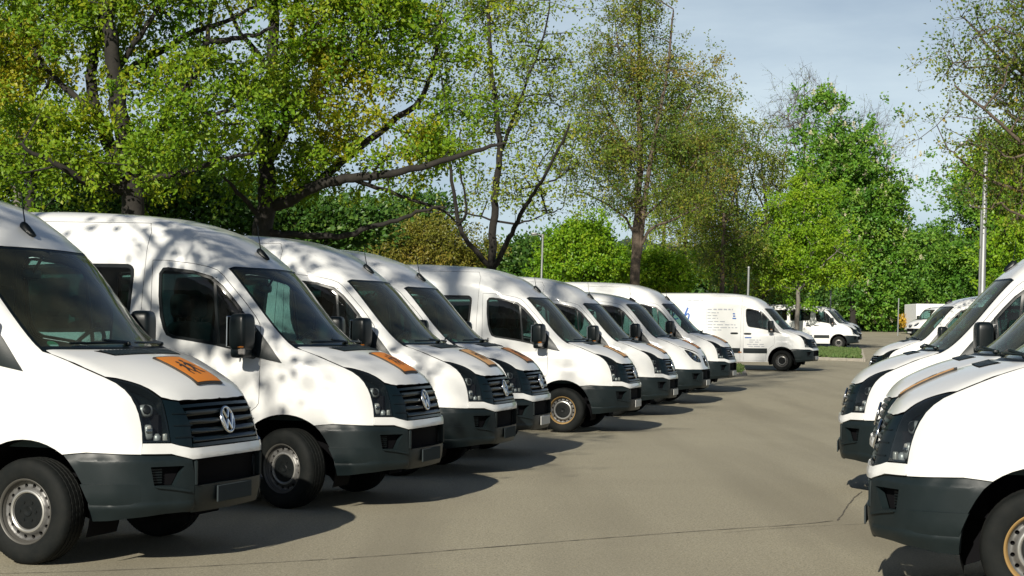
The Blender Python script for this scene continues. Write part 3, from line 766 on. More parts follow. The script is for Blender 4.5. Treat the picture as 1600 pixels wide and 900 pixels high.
    # wipers
    for s_, k in ((1, 'wiper_L'), (-1, 'wiper_R')):
        mb = MB(); pv_ = .64 if s_ > 0 else -.04
        pts = [B.snap(C((.225 - .28 * y_ ** 2 - .02, y_, 1.46)), dW, .5)[0] for y_ in np.linspace(pv_, pv_ - .58, 9)]
        pts = [p + B.N(p[None])[0] * .02 for p in pts]
        tube(mb, pts, .009, 'black_plastic', 6)
        rbox(mb, pts[0] + [-.005, 0, -.008], (.05, .038, .032), 'black_plastic', .6); tube(mb, [pts[0], pts[4] + [0, 0, .02]], .010, 'black_plastic', 6)
        M[k] = mb.mesh('wiper', angle=50)
    return M

def common_meshes():
    M = {}
    # ---- wheel
    mb = MB()
    prof = [(.205, .085), (.214, .100), (.222, .108), (.245, .116), (.275, .1195), (.303, .118), (.322, .112), (.338, .102), (.346, .092), (.352, .075),
            (.353, .062), (.346, .060), (.346, .053), (.3535, .051), (.354, .024), (.347, .022), (.347, .015), (.354, .013), (.354, -.013), (.347, -.015), (.347, -.022), (.354, -.024), (.3535, -.051), (.346, -.053), (.346, -.060), (.353, -.062), (.352, -.075), (.346, -.092), (.338, -.102), (.30, -.117), (.24, -.112), (.205, -.085)]
    def tread(r, h, j):
        k = (np.abs(h) > .063) & (r > .318)
        k2 = (np.abs(h) <= .063) & (r > .35)
        return r - np.where(k, .0035 * (j % 2 == 0), 0) - np.where(k2, .003 * ((j + (np.abs(h) > .03) * 2) % 4 == 0), 0)
    lathe(mb, prof, 'rubber', 168, mod=tread); M['tyre'] = mb.mesh('tyre', angle=38)
    mb = MB(); lathe(mb, [(.192, -.08), (.192, .045), (.200, .075), (.214, .095), (.221, .104), (.216, .108), (.208, .104), (.203, .092)], 'rim_lip', 64)
    M['rim_lip'] = mb.mesh('rim_edge', angle=50)
    mb = MB()
    ang = np.linspace(0, 2 * np.pi, 65)[:-1]; outer = .198 * np.stack([np.cos(ang), np.sin(ang)], 1); inner = (.098 * np.stack([np.cos(ang), np.sin(ang)], 1))[::-1]
    hol = []
    for k in range(16):
        a_ = 2 * np.pi * (k + .5) / 16; t = np.linspace(0, 2 * np.pi, 15)[:-1]
        hol.append((np.array([.1715 * math.cos(a_), .1715 * math.sin(a_)]) + .0135 * np.stack([np.cos(t), np.sin(t)], 1))[::-1])
    V2, T = fill2([outer, inner] + hol, .014); r_ = np.linalg.norm(V2, axis=1)
    zf = pchip([.09, .105, .122, .135, .145, .155, .172, .188, .198], [.050, .056, .070, .078, .076, .062, .050, .052, .062])
    P = np.stack([V2[:, 0], zf(r_), V2[:, 1]], 1); T = T[:, ::-1]
    mb.add(P, T, 'rim_steel')
    for hl in hol:
        n = len(hl); q = np.stack([hl[:, 0], zf(np.linalg.norm(hl, axis=1)), hl[:, 1]], 1); mb.add(np.concatenate([q, q - [0, .02, 0]]), [(i, (i + 1) % n, (i + 1) % n + n, i + n) for i in range(n)], 'rim_steel')
    M['rim'] = mb.mesh('rim', angle=60)
    mb = MB(); lathe(mb, [(.001, .074), (.03, .078), (.036, .072), (.070, .072), (.100, .073), (.116, .071), (.121, .06)], 'hub_plastic', 48)
    lathe(mb, [(.120, .062), (.124, .078), (.132, .083), (.141, .080), (.146, .066)], 'hub_ring', 48)
    for k in range(6):
        a_ = 2 * np.pi * k / 6; tube(mb, [(.066 * math.cos(a_), .060, .066 * math.sin(a_)), (.066 * math.cos(a_), .078, .066 * math.sin(a_))], .010, 'hub_plastic', 6)
    lathe(mb, [(.001, .02), (.19, .02), (.19, -.02)], 'black_void', 32)
    M['hub'] = mb.mesh('hub_cap', angle=40)
    # ---- inner wheel arch
    mb = MB(); t = np.radians(np.linspace(-20, 200, 26)); n = len(t); rr = .468
    ring_ = lambda y: np.stack([rr * np.cos(t), np.full(n, y), .36 + rr * np.sin(t)], 1)
    mb.add(np.concatenate([ring_(.945), ring_(.55)]), [(i, i + 1, i + 1 + n, i + n) for i in range(n - 1)], 'black_void')
    mb.add(np.concatenate([[(0, .55, .36)], ring_(.55)]), [(0, i, i + 1) for i in range(1, n)], 'black_void')
    M['arch_L'] = mb.mesh('wheel_housing'); M['arch_R'] = mb.mirror().mesh('wheel_housing')
    # ---- underbody and floor
    mb = MB(); box(mb, (-2.1, 0, .50), (5.6, 1.06, .20), 'black_void'); box(mb, (-1.85, 0, .62), (2.6, 1.84, .06), 'black_void'); box(mb, (-4.5, 0, .60), (.8, 1.8, .06), 'black_void')
    box(mb, (.55, 0, .75), (.5, 1.3, .5), 'black_void'); box(mb, (.05, 0, 1.0), (.9, 1.1, .5), 'black_void')
    tube(mb, [(0, -.8, .35), (0, .8, .35)], .06, 'black_void', 8); tube(mb, [(WB, -.8, .35), (WB, .8, .35)], .07, 'black_void', 8)
    M['underbody'] = mb.mesh('underbody', smooth=False)
    # ---- cabin
    mb = MB(); box(mb, (-.02, 0, 1.20), (.55, 1.66, .40), 'dash_plastic', bev=.08); rbox(mb, (-.12, .40, 1.42), (.34, .46, .14), 'dash_plastic', .5); box(mb, (-.28, 0, 1.12), (.25, .34, .5), 'dash_plastic', bev=.06)
    M['dash'] = mb.mesh('dashboard')
    mb = MB(); c = np.array((-.42, .42, 1.40)); tl = R(35); ex = np.array((0, 1., 0)); ez = np.array((-math.sin(tl) * 0 + math.sin(R(55)) * .0 + .55, 0, .835))
    th = np.linspace(0, 2 * np.pi, 33); tube(mb, [c + .20 * (math.cos(t_) * ex + math.sin(t_) * ez) for t_ in th], .016, 'black_plastic', 8, cap=False)
    for a_ in (0, 180, 270): tube(mb, [c, c + .19 * (math.cos(R(a_)) * ex + math.sin(R(a_)) * ez)], .014, 'black_plastic', 6)
    tube(mb, [c, c + [.30, 0, -.18]], .03, 'black_plastic', 8); M['steering'] = mb.mesh('steering_wheel')
    mb = MB(); rbox(mb, (0, 0, .92), (.52, .50, .20), 'seat_fabric', .5); rbox(mb, (-.27, 0, 1.28), (.20, .49, .74), 'seat_fabric', .45, rot=rotm('Y', -10)); rbox(mb, (-.345, 0, 1.79), (.12, .28, .22), 'seat_fabric', .55)
    tube(mb, [(-.335, -.07, 1.62), (-.345, -.07, 1.76)], .01, 'black_plastic', 6); tube(mb, [(-.335, .07, 1.62), (-.345, .07, 1.76)], .01, 'black_plastic', 6)
    box(mb, (-.02, 0, .76), (.42, .42, .26), 'dash_plastic'); M['seat'] = mb.mesh('seat', angle=60)
    mb = MB(); rbox(mb, (-.62, 0, 1.97), (.05, .24, .085), 'black_plastic', .6); tube(mb, [(-.60, 0, 1.98), (-.52, 0, 2.10)], .012, 'black_plastic', 6); M['rear_mirror'] = mb.mesh('rear_view_mirror')
    mb = MB(); box(mb, (-2.05, 0, .80), (4.6, 1.72, .05), 'cabin_grey'); M['floor'] = mb.mesh('cabin_floor', smooth=False)
    # ---- door mirror (left)
    a = MB()
    tp = lambda V: V * np.stack([1 - .25 * np.clip(V[:, 1] / .12, -1, 1) * 0, np.ones(len(V)), np.ones(len(V))], 1)
    rbox(a, (-.345, 1.145, 1.555), (.17, .215, .33), 'black_plastic', .42, rot=rotm('Z', 10), nu=28, nv=16)
    rbox(a, (-.355, 1.135, 1.375), (.14, .19, .10), 'black_plastic', .5, rot=rotm('Z', 10))
    for z_ in (1.36, 1.58): tube(a, [(-.32, .955, z_ - .01), (-.33, 1.08, z_)], [.035, .028], 'black_plastic', 8)
    q = rotm('Z', 10); box(a, np.array((-.445, 1.135, 1.56)), (.012, .175, .27), 'chrome', rot=q, bev=.004)
    box(a, np.array((-.305, 1.235, 1.385)), (.075, .030, .052), 'clear_lens', rot=rotm('Z', 25), bev=.008); box(a, np.array((-.315, 1.242, 1.425)), (.07, .028, .016), 'amber_lens', rot=rotm('Z', 25), bev=.006)
    M['mirror_L'] = a.mesh('mirror', angle=50); M['mirror_R'] = a.mirror().mesh('mirror', angle=50)
    # ---- handles
    a = MB(); rbox(a, (-1.19, .985, 1.262), (.25, .035, .042), 'black_plastic', .5); rbox(a, (-1.19, .966, 1.262), (.27, .02, .07), 'dark_plastic', .6)
    M['handle_L'] = a.mesh('handle', angle=60); M['handle_R'] = a.mirror().mesh('handle', angle=60)
    a = MB(); rbox(a, (-1.66, -.985, 1.275), (.25, .035, .042), 'black_plastic', .5); rbox(a, (-1.66, -.966, 1.275), (.27, .02, .07), 'dark_plastic', .6); M['handle_S'] = a.mesh('handle', angle=60)
    return M

def ob(name, me, parent, loc=None, rz=0.):
    o = bpy.data.objects.new(name, me); COL.objects.link(o); o.parent = parent
    if loc is not None: o.location = loc
    o.rotation_euler.z = rz
    return o

COMMON = common_meshes()
KINDS = {}
def make_van(kind):
    """Builds one van of the given kind as a tree of parts; further vans copy the tree."""
    roof, front, glazed = kind
    if kind not in KINDS: KINDS[kind] = build_van_meshes(*kind)
    M = KINDS[kind]; K = COMMON
    root = bpy.data.objects.new('van', None); COL.objects.link(root); root.empty_display_size = .3
    body = ob('body', M['body'], root)
    ob('windscreen_seal', M['windscreen_seal'], ob('windscreen', M['windscreen'], root)); ob('cabin_lining', M['lining'], root)
    ob('windscreen_sticker', M['sticker'], root)
    for s in 'LR':
        d = ob('door', M['door_' + s], root)
        ob('window', M['dwin_' + s], d); ob('window_seal', M['dseal_' + s], d); ob('handle', K['handle_' + s], d); ob('side_moulding', M['mA_' + s], d)
        m = ob('mirror', K['mirror_' + s], root); ob('mirror_base', M['sail_' + s], m)
        if s == 'R':
            sl = ob('sliding_door', M['slide_R'], root); ob('handle', K['handle_S'], sl); ob('side_moulding', M['mB_R'], sl)
            if glazed: ob('window', M['w2_R'], sl); ob('window_seal', M['w2s_R'], sl)
        else:
            ob('side_moulding', M['mB_L'], body)
            if glazed: ob('window', M['w2_L'], body); ob('window_seal', M['w2s_L'], body)
        if glazed:
            for k in ('w3', 'w4'): ob('window', M[k + '_' + s], body); ob('window_seal', M[k + 's_' + s], body)
        for k in ('mC', 'mD'): ob('side_moulding', M[k + '_' + s], body)
        ob('side_marker', M['marker_' + s], body); ob('wheel_housing', K['arch_' + s], body); h2 = ob('wheel_housing', K['arch_' + s], body); h2.location.x = WB
        h = ob('headlamp', M['hl_' + s], root); ob('lens', M['lens_' + s], h)
        for x in (0, WB):
            sg = 1 if s == 'L' else -1
            w_ = ob('wheel', K['rim'], root, (x, sg * .855, .354), 0 if s == 'L' else math.pi)
            ob('tyre', K['tyre'], w_); e = ob('rim_edge', K['rim_lip'], w_); e.color = (.46, .43, .37, 1); ob('hub_cap', K['hub'], w_)
        ob('wiper', M['wiper_' + s], root)
    bo = ob('bonnet', M['bonnet'], root); ob('bonnet_vent', M['vent'], bo); ob('scuttle_panel', M['cowl'], root)
    g = ob('grille', M['grille'], root)
    for k in [k for k in M if k.startswith('slat')]: ob('grille_slat', M[k], g)
    ob('emblem', M['emblem'], g)
    if 'strip' in M: ob('bumper_strip', M['strip'], root)
    if 'nose' in M: ob('front_panel', M['nose'], root)
    bu = ob('bumper', M['bumper'], root); ob('number_plate', M['plate'], bu)
    ob('aerial', M['aerial'], root); ob('underbody', K['underbody'], root); ob('cabin_floor', K['floor'], root); ob('dashboard', K['dash'], root)
    ob('steering_wheel', K['steering'], root); ob('rear_view_mirror', K['rear_mirror'], root)
    rows = [(-.85, .48), (-.85, -.28), (-.85, -.62)]
    if glazed: rows += [(x, y) for x in (-2.25, -3.15, -4.05) for y in (.52, .02, -.52)]
    for x, y in rows: ob('seat', K['seat'], root, (x, y, 0))
    return root

def copy_tree(o, parent=None):
    c = o.copy(); COL.objects.link(c)
    if parent: c.parent = parent
    for ch in o.children: copy_tree(ch, c)
    return c
def walk(o):
    yield o
    for c in o.children: yield from walk(c)

# ------------------------------------------------------------------ ground
def gz(y):
    return float(_gz(y))
_gz = pchip([-80, 0, 28, 33.5, 42.8, 59.9, 95.4, 120, 150, 200, 260, 700, 3000], [0, 0, 0, .012, .16, .345, .845, 1.15, 1.47, 2.38, 2.9, 5.0, 9.0])
CAMH = 1.5727; FPX = 2689.4; PIT = R(1.4877); ROL = R(.5569)
def at(px, py, D):
    """Point of the place seen at photograph pixel (px, py) at distance D ahead of the camera."""
    a, b = px - 800, py - 450; c, s = math.cos(ROL), math.sin(ROL); u = c * a + s * b; v = -s * a + c * b
    d = np.array([u / FPX, 1, -v / FPX]); y = d[1] * math.cos(PIT) - d[2] * math.sin(PIT); z = d[1] * math.sin(PIT) + d[2] * math.cos(PIT)
    k = D / y; return np.array([d[0] * k, D, CAMH + z * k])
def on_ground(px, py):
    lo, hi = 5., 400.
    for _ in range(60):
        m_ = (lo + hi) / 2
        if at(px, py, m_)[2] > gz(m_): lo = m_
        else: hi = m_
    p = at(px, py, lo); p[2] = gz(lo); return p

def asphalt_mat():
    m = bpy.data.materials.new('asphalt'); m.use_nodes = True; t = m.node_tree; b = t.nodes['Principled BSDF']; N = t.nodes.new; Lk = t.links.new
    tcn = N('ShaderNodeTexCoord')
    def noise(s, d=6, r=.6, dis=0.):
        n = N('ShaderNodeTexNoise'); n.inputs['Scale'].default_value = s; n.inputs['Detail'].default_value = d; n.inputs['Roughness'].default_value = r
        n.inputs['Distortion'].default_value = dis; Lk(tcn.outputs['Object'], n.inputs['Vector']); return n.outputs[0]
    def rng_(v, a, b_, c, d):
        n = N('ShaderNodeMapRange'); n.inputs[1].default_value = a; n.inputs[2].default_value = b_; n.inputs[3].default_value = c; n.inputs[4].default_value = d; Lk(v, n.inputs[0]); return n.outputs[0]
    def mix(f, a, b_):
        n = N('ShaderNodeMix'); n.data_type = 'RGBA'; Lk(f, n.inputs['Factor'])
        for k, v in (('A', a), ('B', b_)):
            if isinstance(v, tuple): n.inputs[k].default_value = (*v, 1)
            else: Lk(v, n.inputs[k])
        return n.outputs['Result']
    base = mix(rng_(noise(.22, 5, .6, .6), .35, .68, 0, 1), (.248, .222, .150), (.318, .288, .198))
    base = mix(rng_(noise(1.3, 6, .7), .42, .75, 0, .55), base, (.222, .200, .145))
    base = mix(rng_(noise(60, 3, .75), .47, .58, 0, .62), base, (.47, .43, .33))
    base = mix(rng_(noise(75, 2, .6), .50, .60, 0, .62), base, (.085, .078, .06))
    base = mix(rng_(noise(26, 4, .75), .40, .66, 0, .55), base, (.40, .372, .285))
    base = mix(rng_(noise(33, 3, .7), .55, .70, 0, .6), base, (.14, .127, .096))
    sp = N('ShaderNodeTexVoronoi'); sp.inputs['Scale'].default_value = 7.5; Lk(tcn.outputs['Object'], sp.inputs['Vector'])
    base = mix(rng_(sp.outputs['Distance'], .045, .075, .75, 0), base, (.46, .40, .20))      # fallen blossom and grit
    st = N('ShaderNodeMapping'); st.inputs['Scale'].default_value = (1.6, .12, 1); st.inputs['Rotation'].default_value = (0, 0, R(14)); Lk(tcn.outputs['Object'], st.inputs['Vector'])
    n2 = N('ShaderNodeTexNoise'); n2.inputs['Scale'].default_value = .55; n2.inputs['Detail'].default_value = 3; Lk(st.outputs[0], n2.inputs['Vector'])
    base = mix(rng_(n2.outputs[0], .46, .66, 0, .55), base, (.195, .176, .128))               # tyre-worn lanes
    Lk(base, b.inputs['Base Color']); b.inputs['Roughness'].default_value = .85; b.inputs['Specular IOR Level'].default_value = .3
    bn = N('ShaderNodeBump'); bn.inputs['Strength'].default_value = .55; bn.inputs['Distance'].default_value = .008; Lk(noise(70, 4, .7), bn.inputs['Height']); Lk(bn.outputs[0], b.inputs['Normal'])
    MATS['asphalt'] = m
asphalt_mat()
mat('earth_grass', (.055, .085, .018), .95, var=(1.5, 1., (.10, .095, .04)))
mat('kerb_stone', (.33, .30, .25), .85, var=(6, .8, (.20, .185, .155)), bump=(60, .4))
mat('grass_blade', (.050, .105, .018), .8, var=(3, 1., (.10, .12, .035)))
mat('crack_fill', (.085, .075, .058), .9)
mat('pale_stone', (.42, .40, .34), .9, var=(8, .7, (.28, .26, .2)))
mat('galvanised', (.27, .28, .275), .5, .5, var=(5, .6, (.19, .20, .20)))
mat('white_board', (.78, .78, .77), .45)
mat('red_print', (.55, .06, .04), .5)
mat('far_wood', (.030, .050, .028), .95, var=(.03, 1., (.022, .036, .026)))

def structure(o): o['kind'] = 'structure'; return o
def sheet(name, xs, ys, m, dz=0.):
    V = np.array([(x, y, gz(y) + dz) for y in ys for x in xs]); n = len(xs)
    F = [(j * n + i, j * n + i + 1, (j + 1) * n + i + 1, (j + 1) * n + i) for j in range(len(ys) - 1) for i in range(n - 1)]
    mb = MB(); mb.add(V, F, m); return structure(mb.build(name))
ysg = [-80, -40, 0, 14, 28] + list(np.arange(30, 110, 3)) + list(np.arange(110, 270, 6)) + [300, 400, 500, 700, 1000, 1500, 2200, 3000]
sheet('ground', [-2500, -600, -150, -60, -20, 0, 20, 60, 150, 600, 2500], ysg, 'earth_grass', -.03)
# the asphalt runs from behind the camera to the far kerb; its left edge follows the backs of the parked row
ysa = [y for y in ysg if -40 <= y <= 180] + [186.]
V = []; n = 9
for y in ysa:
    xl = -16 + .27 * max(y, 0) if y < 66 else -16 + .27 * 66 - (y - 66) * .05
    for t_ in np.linspace(0, 1, n): V.append((xl + (70 - xl) * t_, y, gz(y)))
F = [(j * n + i, j * n + i + 1, (j + 1) * n + i + 1, (j + 1) * n + i) for j in range(len(ysa) - 1) for i in range(n - 1)]
mb = MB(); mb.add(V, F, 'asphalt'); structure(mb.build('parking_lot'))

def crack(pts, wd):
    P = smooth_poly(np.array([on_ground(*p) for p in pts]), 3); Q = []
    for a_, b_ in zip(P[:-1], P[1:]):
        k = max(1, int(np.linalg.norm(b_ - a_) / .06))
        Q += [a_ + (b_ - a_) * i / k for i in range(k)]
    Q = np.array(Q); Q[:, :2] += np.cumsum(rng.normal(0, .004, (len(Q), 2)), 0) * .5 + rng.normal(0, .003, (len(Q), 2))
    T = np.gradient(Q, axis=0); Nn = np.stack([-T[:, 1], T[:, 0], 0 * T[:, 0]], 1); Nn /= np.linalg.norm(Nn, axis=1, keepdims=True)
    ww = wd * np.clip(.55 + .5 * np.abs(rng.normal(0, 1, len(Q))), .15, 1.6)[:, None]
    V = np.concatenate([Q + Nn * ww, Q - Nn * ww]); V[:, 2] += .004; k = len(Q)
    mb = MB(); mb.add(V, [(i, i + k, i + k + 1, i + 1) for i in range(k - 1)], 'crack_fill'); o = mb.build('pavement_crack'); return structure(o)
crack([(520, 874), (640, 866), (800, 853), (960, 840), (1120, 828), (1240, 821), (1308, 814)], .008)
crack([(1308, 814), (1318, 800), (1330, 782), (1345, 768)], .007)
crack([(0, 897), (150, 893), (320, 886), (520, 874)], .006)
crack([(1130, 833), (1250, 823), (1420, 817)], .004)

# ------------------------------------------------------------------ vegetation
def quad_mesh(name, V, Q, mname, tone=None, smooth=False, nv=4):
    me = bpy.data.meshes.new(name); V = np.asarray(V, np.float32); Q = np.asarray(Q, np.int32)
    me.vertices.add(len(V)); me.vertices.foreach_set('co', V.ravel())
    me.loops.add(Q.size); me.loops.foreach_set('vertex_index', Q.ravel())
    me.polygons.add(len(Q)); me.polygons.foreach_set('loop_start', np.arange(0, Q.size, nv, dtype=np.int32))
    if tone is not None:
        at_ = me.attributes.new('tone', 'FLOAT', 'FACE'); at_.data.foreach_set('value', np.asarray(tone, np.float32))
    me.materials.append(MATS[mname]); me.update(calc_edges=True); me.validate()
    me.polygons.foreach_set('use_smooth', np.full(len(Q), smooth)); return me

def leaf_mat(name, c0, c1, c2, transl=.35, rough=.45):
    m = bpy.data.materials.new(name); m.use_nodes = True; t = m.node_tree; b = t.nodes['Principled BSDF']; o = t.nodes['Material Output']
    a = t.nodes.new('ShaderNodeAttribute'); a.attribute_name = 'tone'; r = t.nodes.new('ShaderNodeValToRGB')
    e = r.color_ramp.elements; e[0].color = (*c0, 1); e[1].color = (*c2, 1); e[1].position = 1.0; k = e.new(.5); k.color = (*c1, 1)
    t.links.new(a.outputs['Fac'], r.inputs[0]); t.links.new(r.outputs[0], b.inputs['Base Color']); b.inputs['Roughness'].default_value = rough
    b.inputs['Specular IOR Level'].default_value = .35
    tr = t.nodes.new('ShaderNodeBsdfTranslucent'); g = t.nodes.new('ShaderNodeMix'); g.data_type = 'RGBA'; g.blend_type = 'MULTIPLY'; g.inputs['Factor'].default_value = 1
    g.inputs['B'].default_value = (1.25, 1.15, .45, 1); t.links.new(r.outputs[0], g.inputs['A']); t.links.new(g.outputs['Result'], tr.inputs[0])
    x = t.nodes.new('ShaderNodeMixShader'); x.inputs[0].default_value = transl; t.links.new(b.outputs[0], x.inputs[1]); t.links.new(tr.outputs[0], x.inputs[2]); t.links.new(x.outputs[0], o.inputs[0])
    MATS[name] = m
leaf_mat('leaf_oak', (.095, .215, .012), (.225, .345, .018), (.43, .40, .03), .45)
leaf_mat('leaf_spring', (.150, .240, .022), (.250, .330, .034), (.33, .31, .055), .42)
leaf_mat('leaf_brown', (.085, .165, .026), (.215, .275, .032), (.36, .285, .060), .45)
leaf_mat('leaf_fresh', (.125, .275, .014), (.215, .380, .018), (.320, .43, .026), .42)
leaf_mat('leaf_chestnut', (.065, .180, .022), (.130, .290, .030), (.220, .350, .046), .38)
leaf_mat('leaf_dark', (.030, .085, .014), (.065, .150, .022), (.130, .205, .030), .32)
leaf_mat('leaf_olive', (.120, .140, .018), (.190, .195, .026), (.280, .225, .040), .34)
leaf_mat('blossom', (.55, .53, .38), (.62, .60, .45), (.66, .60, .48), .3)
leaf_mat('leaf_gold', (.36, .22, .02), (.45, .28, .02), (.5, .33, .03), .3)
mat('bark', (.010, .0085, .007), .9, var=(5, .9, (.028, .024, .019)), bump=(14, .9))  # near-black: the shade of the leaves is put into this colour
mat('bark_brown', (.080, .060, .042), .9, var=(5, .9, (.13, .10, .075)), bump=(14, .9))
mat('bark_grey', (.13, .12, .105), .9, var=(5, .9, (.20, .185, .16)), bump=(14, .9))

def tubes(chains, rads, sides):
    VV = []; QQ = []; n0 = 0
    for P, r_, n in zip(chains, rads, sides):
        k = len(P)
        if k < 2: continue
        T = np.gradient(P, axis=0); T /= np.maximum(np.linalg.norm(T, axis=1, keepdims=True), 1e-9)
        a_ = np.array([.31, .9, .2]); U = np.cross(T, a_); U /= np.maximum(np.linalg.norm(U, axis=1, keepdims=True), 1e-9); W = np.cross(T, U)
        th = np.arange(n) / n * 2 * np.pi
        V = P[:, None] + np.asarray(r_)[:, None, None] * (np.cos(th)[None, :, None] * U[:, None] + np.sin(th)[None, :, None] * W[:, None])
        i = np.arange(k - 1)[:, None] * n; j = np.arange(n)[None]; j2 = (j + 1) % n
        Q = np.stack([i + j, i + j2, i + n + j2, i + n + j], -1).reshape(-1, 4) + n0
        VV.append(V.reshape(-1, 3)); QQ.append(Q); n0 += k * n
    return np.concatenate(VV), np.concatenate(QQ)

def leaves(C_, dirs, size, tone, flat=.35):
    """Folded kite leaves at the points C_."""
    n = len(C_); d = dirs + rng.normal(0, .55, (n, 3)); d /= np.linalg.norm(d, axis=1, keepdims=True)
    up = rng.normal(0, 1, (n, 3)) + np.array([-.45, -1.0, 1.1]); s = np.cross(d, up); s /= np.maximum(np.linalg.norm(s, axis=1, keepdims=True), 1e-6)
    nn = np.cross(s, d); L_ = size * rng.uniform(.65, 1.3, (n, 1)); w_ = L_ * rng.uniform(.28, .42, (n, 1)); f = L_ * rng.uniform(.02, .22, (n, 1))
    V = np.stack([C_, C_ + d * L_ * .5 + s * w_ + nn * f, C_ + d * L_ - nn * f * .6, C_ + d * L_ * .5 - s * w_ + nn * f], 1).reshape(-1, 3)
    Q = np.arange(4 * n).reshape(-1, 4); return V, Q

def ell(c, D, deep=None):
    """Crown blob given in photograph pixels (cx, cy, rx, ry) at distance D -> centre and radii in metres."""
    px, py, rx, ry = c[:4]; k = D / FPX; dz = c[4] if len(c) > 4 else 0
    p = at(px, py, D + dz); r = np.array([rx * k, (deep or .8) * max(rx, ry * .6) * k, ry * k]); return p, r

def in_blobs(blobs, n, hollow=.0):
    vol = np.array([np.prod(r) ** .8 for _, r in blobs]); idx = rng.choice(len(blobs), n, p=vol / vol.sum())
    u = rng.normal(0, 1, (n, 3)); u /= np.linalg.norm(u, axis=1, keepdims=True); rad = rng.uniform(hollow, 1, n) ** (1 / 2.4)
    c = np.array([b[0] for b in blobs])[idx]; r = np.array([b[1] for b in blobs])[idx]
    return c + u * rad[:, None] * r

def grow(seeds, att, step=.55, jit=.12, drop=0.):
    """Join every attractor to the nearest branch.  seeds: list of (polyline, r_start, r_end)."""
    cap = sum(len(s[0]) for s in seeds) + len(att) * 14 + 10
    P = np.zeros((cap, 3)); par = np.full(cap, -1); seedr = np.zeros(cap); n = 0
    for pl, ra, rb in seeds:
        for i, q in enumerate(pl):
            if i == 0:
                if n: par[n] = int(np.argmin(((P[:n] - q) ** 2).sum(1)))
            else: par[n] = n - 1
            P[n] = q; seedr[n] = ra + (rb - ra) * i / max(1, len(pl) - 1); n += 1
    ns = n
    d0 = np.sqrt(((att[:, None, :] - P[None, :n:2, :]) ** 2).sum(2)).min(1) if len(att) * n < 4e7 else rng.random(len(att))
    order = np.argsort(d0 + rng.normal(0, .3, len(att))); tips = []; tdir = []
    for a_ in att[order]:
        dv = P[:n] - a_; d2 = (dv * dv).sum(1) + np.maximum(dv[:, 2], 0) ** 2 * 1.2
        j = int(np.argmin(d2)); L_ = math.sqrt(((P[j] - a_) ** 2).sum()); k = min(12, max(1, int(L_ / step)))
        base = P[j]; bend = rng.normal(0, jit, 3) * L_; bend[2] += .10 * L_ - drop * L_
        prev = j
        for i in range(1, k + 1):
            t_ = i / k; q = base + (a_ - base) * t_ + bend * (t_ * (1 - t_) * 2) + rng.normal(0, .03, 3) * min(L_, 1)
            P[n] = q; par[n] = prev; prev = n; n += 1
        tips.append(n - 1); dd = P[n - 1] - P[par[n - 1]]; tdir.append(dd / max(np.linalg.norm(dd), 1e-6))
    return P[:n], par[:n], seedr[:n], ns, np.array(tips, int), np.array(tdir), order

def tree(name, label, cat, D, base, limbs, blobs, n_att, leaf, bark='bark', r_tip=.010, twigs=4, twig_len=.55, per_twig=7, size=.11, tone=(.35, .16, .15),
         gold=None, deep=.8, group=None, drop=0., hollow=.2, droop=0., extra=None, ground_z=None, spread=1.5, clump=(9, .6)):
    """One tree: trunk (with limbs and twigs) and crown.  Limbs and blobs are read off the photograph at distance D."""
    pb = at(base[0], 0, D); pb[2] = gz(D) if ground_z is None else ground_z; pb = pb + [0, 0, -.15]
    root = bpy.data.objects.new(name, None); COL.objects.link(root); root.location = pb; root['label'] = label; root['category'] = cat
    if group: root['group'] = group
    sd = []
    for li, (pts, ra, rb) in enumerate(limbs):
        pl = []; dd = 0.; dr = rng.normal(0, spread / 5)
        for i, q in enumerate(pts):
            if i: dd += dr + rng.normal(0, spread / 8)
            pl.append(at(q[0], q[1], D + (dd if li else dd * .3)))
        pl = np.array(pl)
        if li == 0: pl = np.concatenate([[pb], pl])
        pl = smooth_poly(pl, 2); pl += rng.normal(0, .02, pl.shape) * (np.arange(len(pl)) > 0)[:, None]
        sd.append((pl, ra, rb))
    B_ = [ell(c, D, deep) for c in blobs]; nb = max(4, int(n_att / clump[0])); bc = in_blobs(B_, nb, hollow)
    bi = np.repeat(np.arange(nb), clump[0]); sc_ = rng.lognormal(0, .35, nb)[bi][:, None]
    att = bc[bi] + rng.normal(0, 1, (len(bi), 3)) * np.array([1, 1, .42]) * clump[1] * sc_; k_ = att[:, 2] > pb[2] + .4; att = att[k_]; bi = bi[k_]; btone = rng.normal(0, 1, nb)[bi]
    return finish_tree(root, pb, sd, att, leaf, bark, r_tip, twigs, twig_len, per_twig, size, tone, gold, drop, droop, extra, btone)

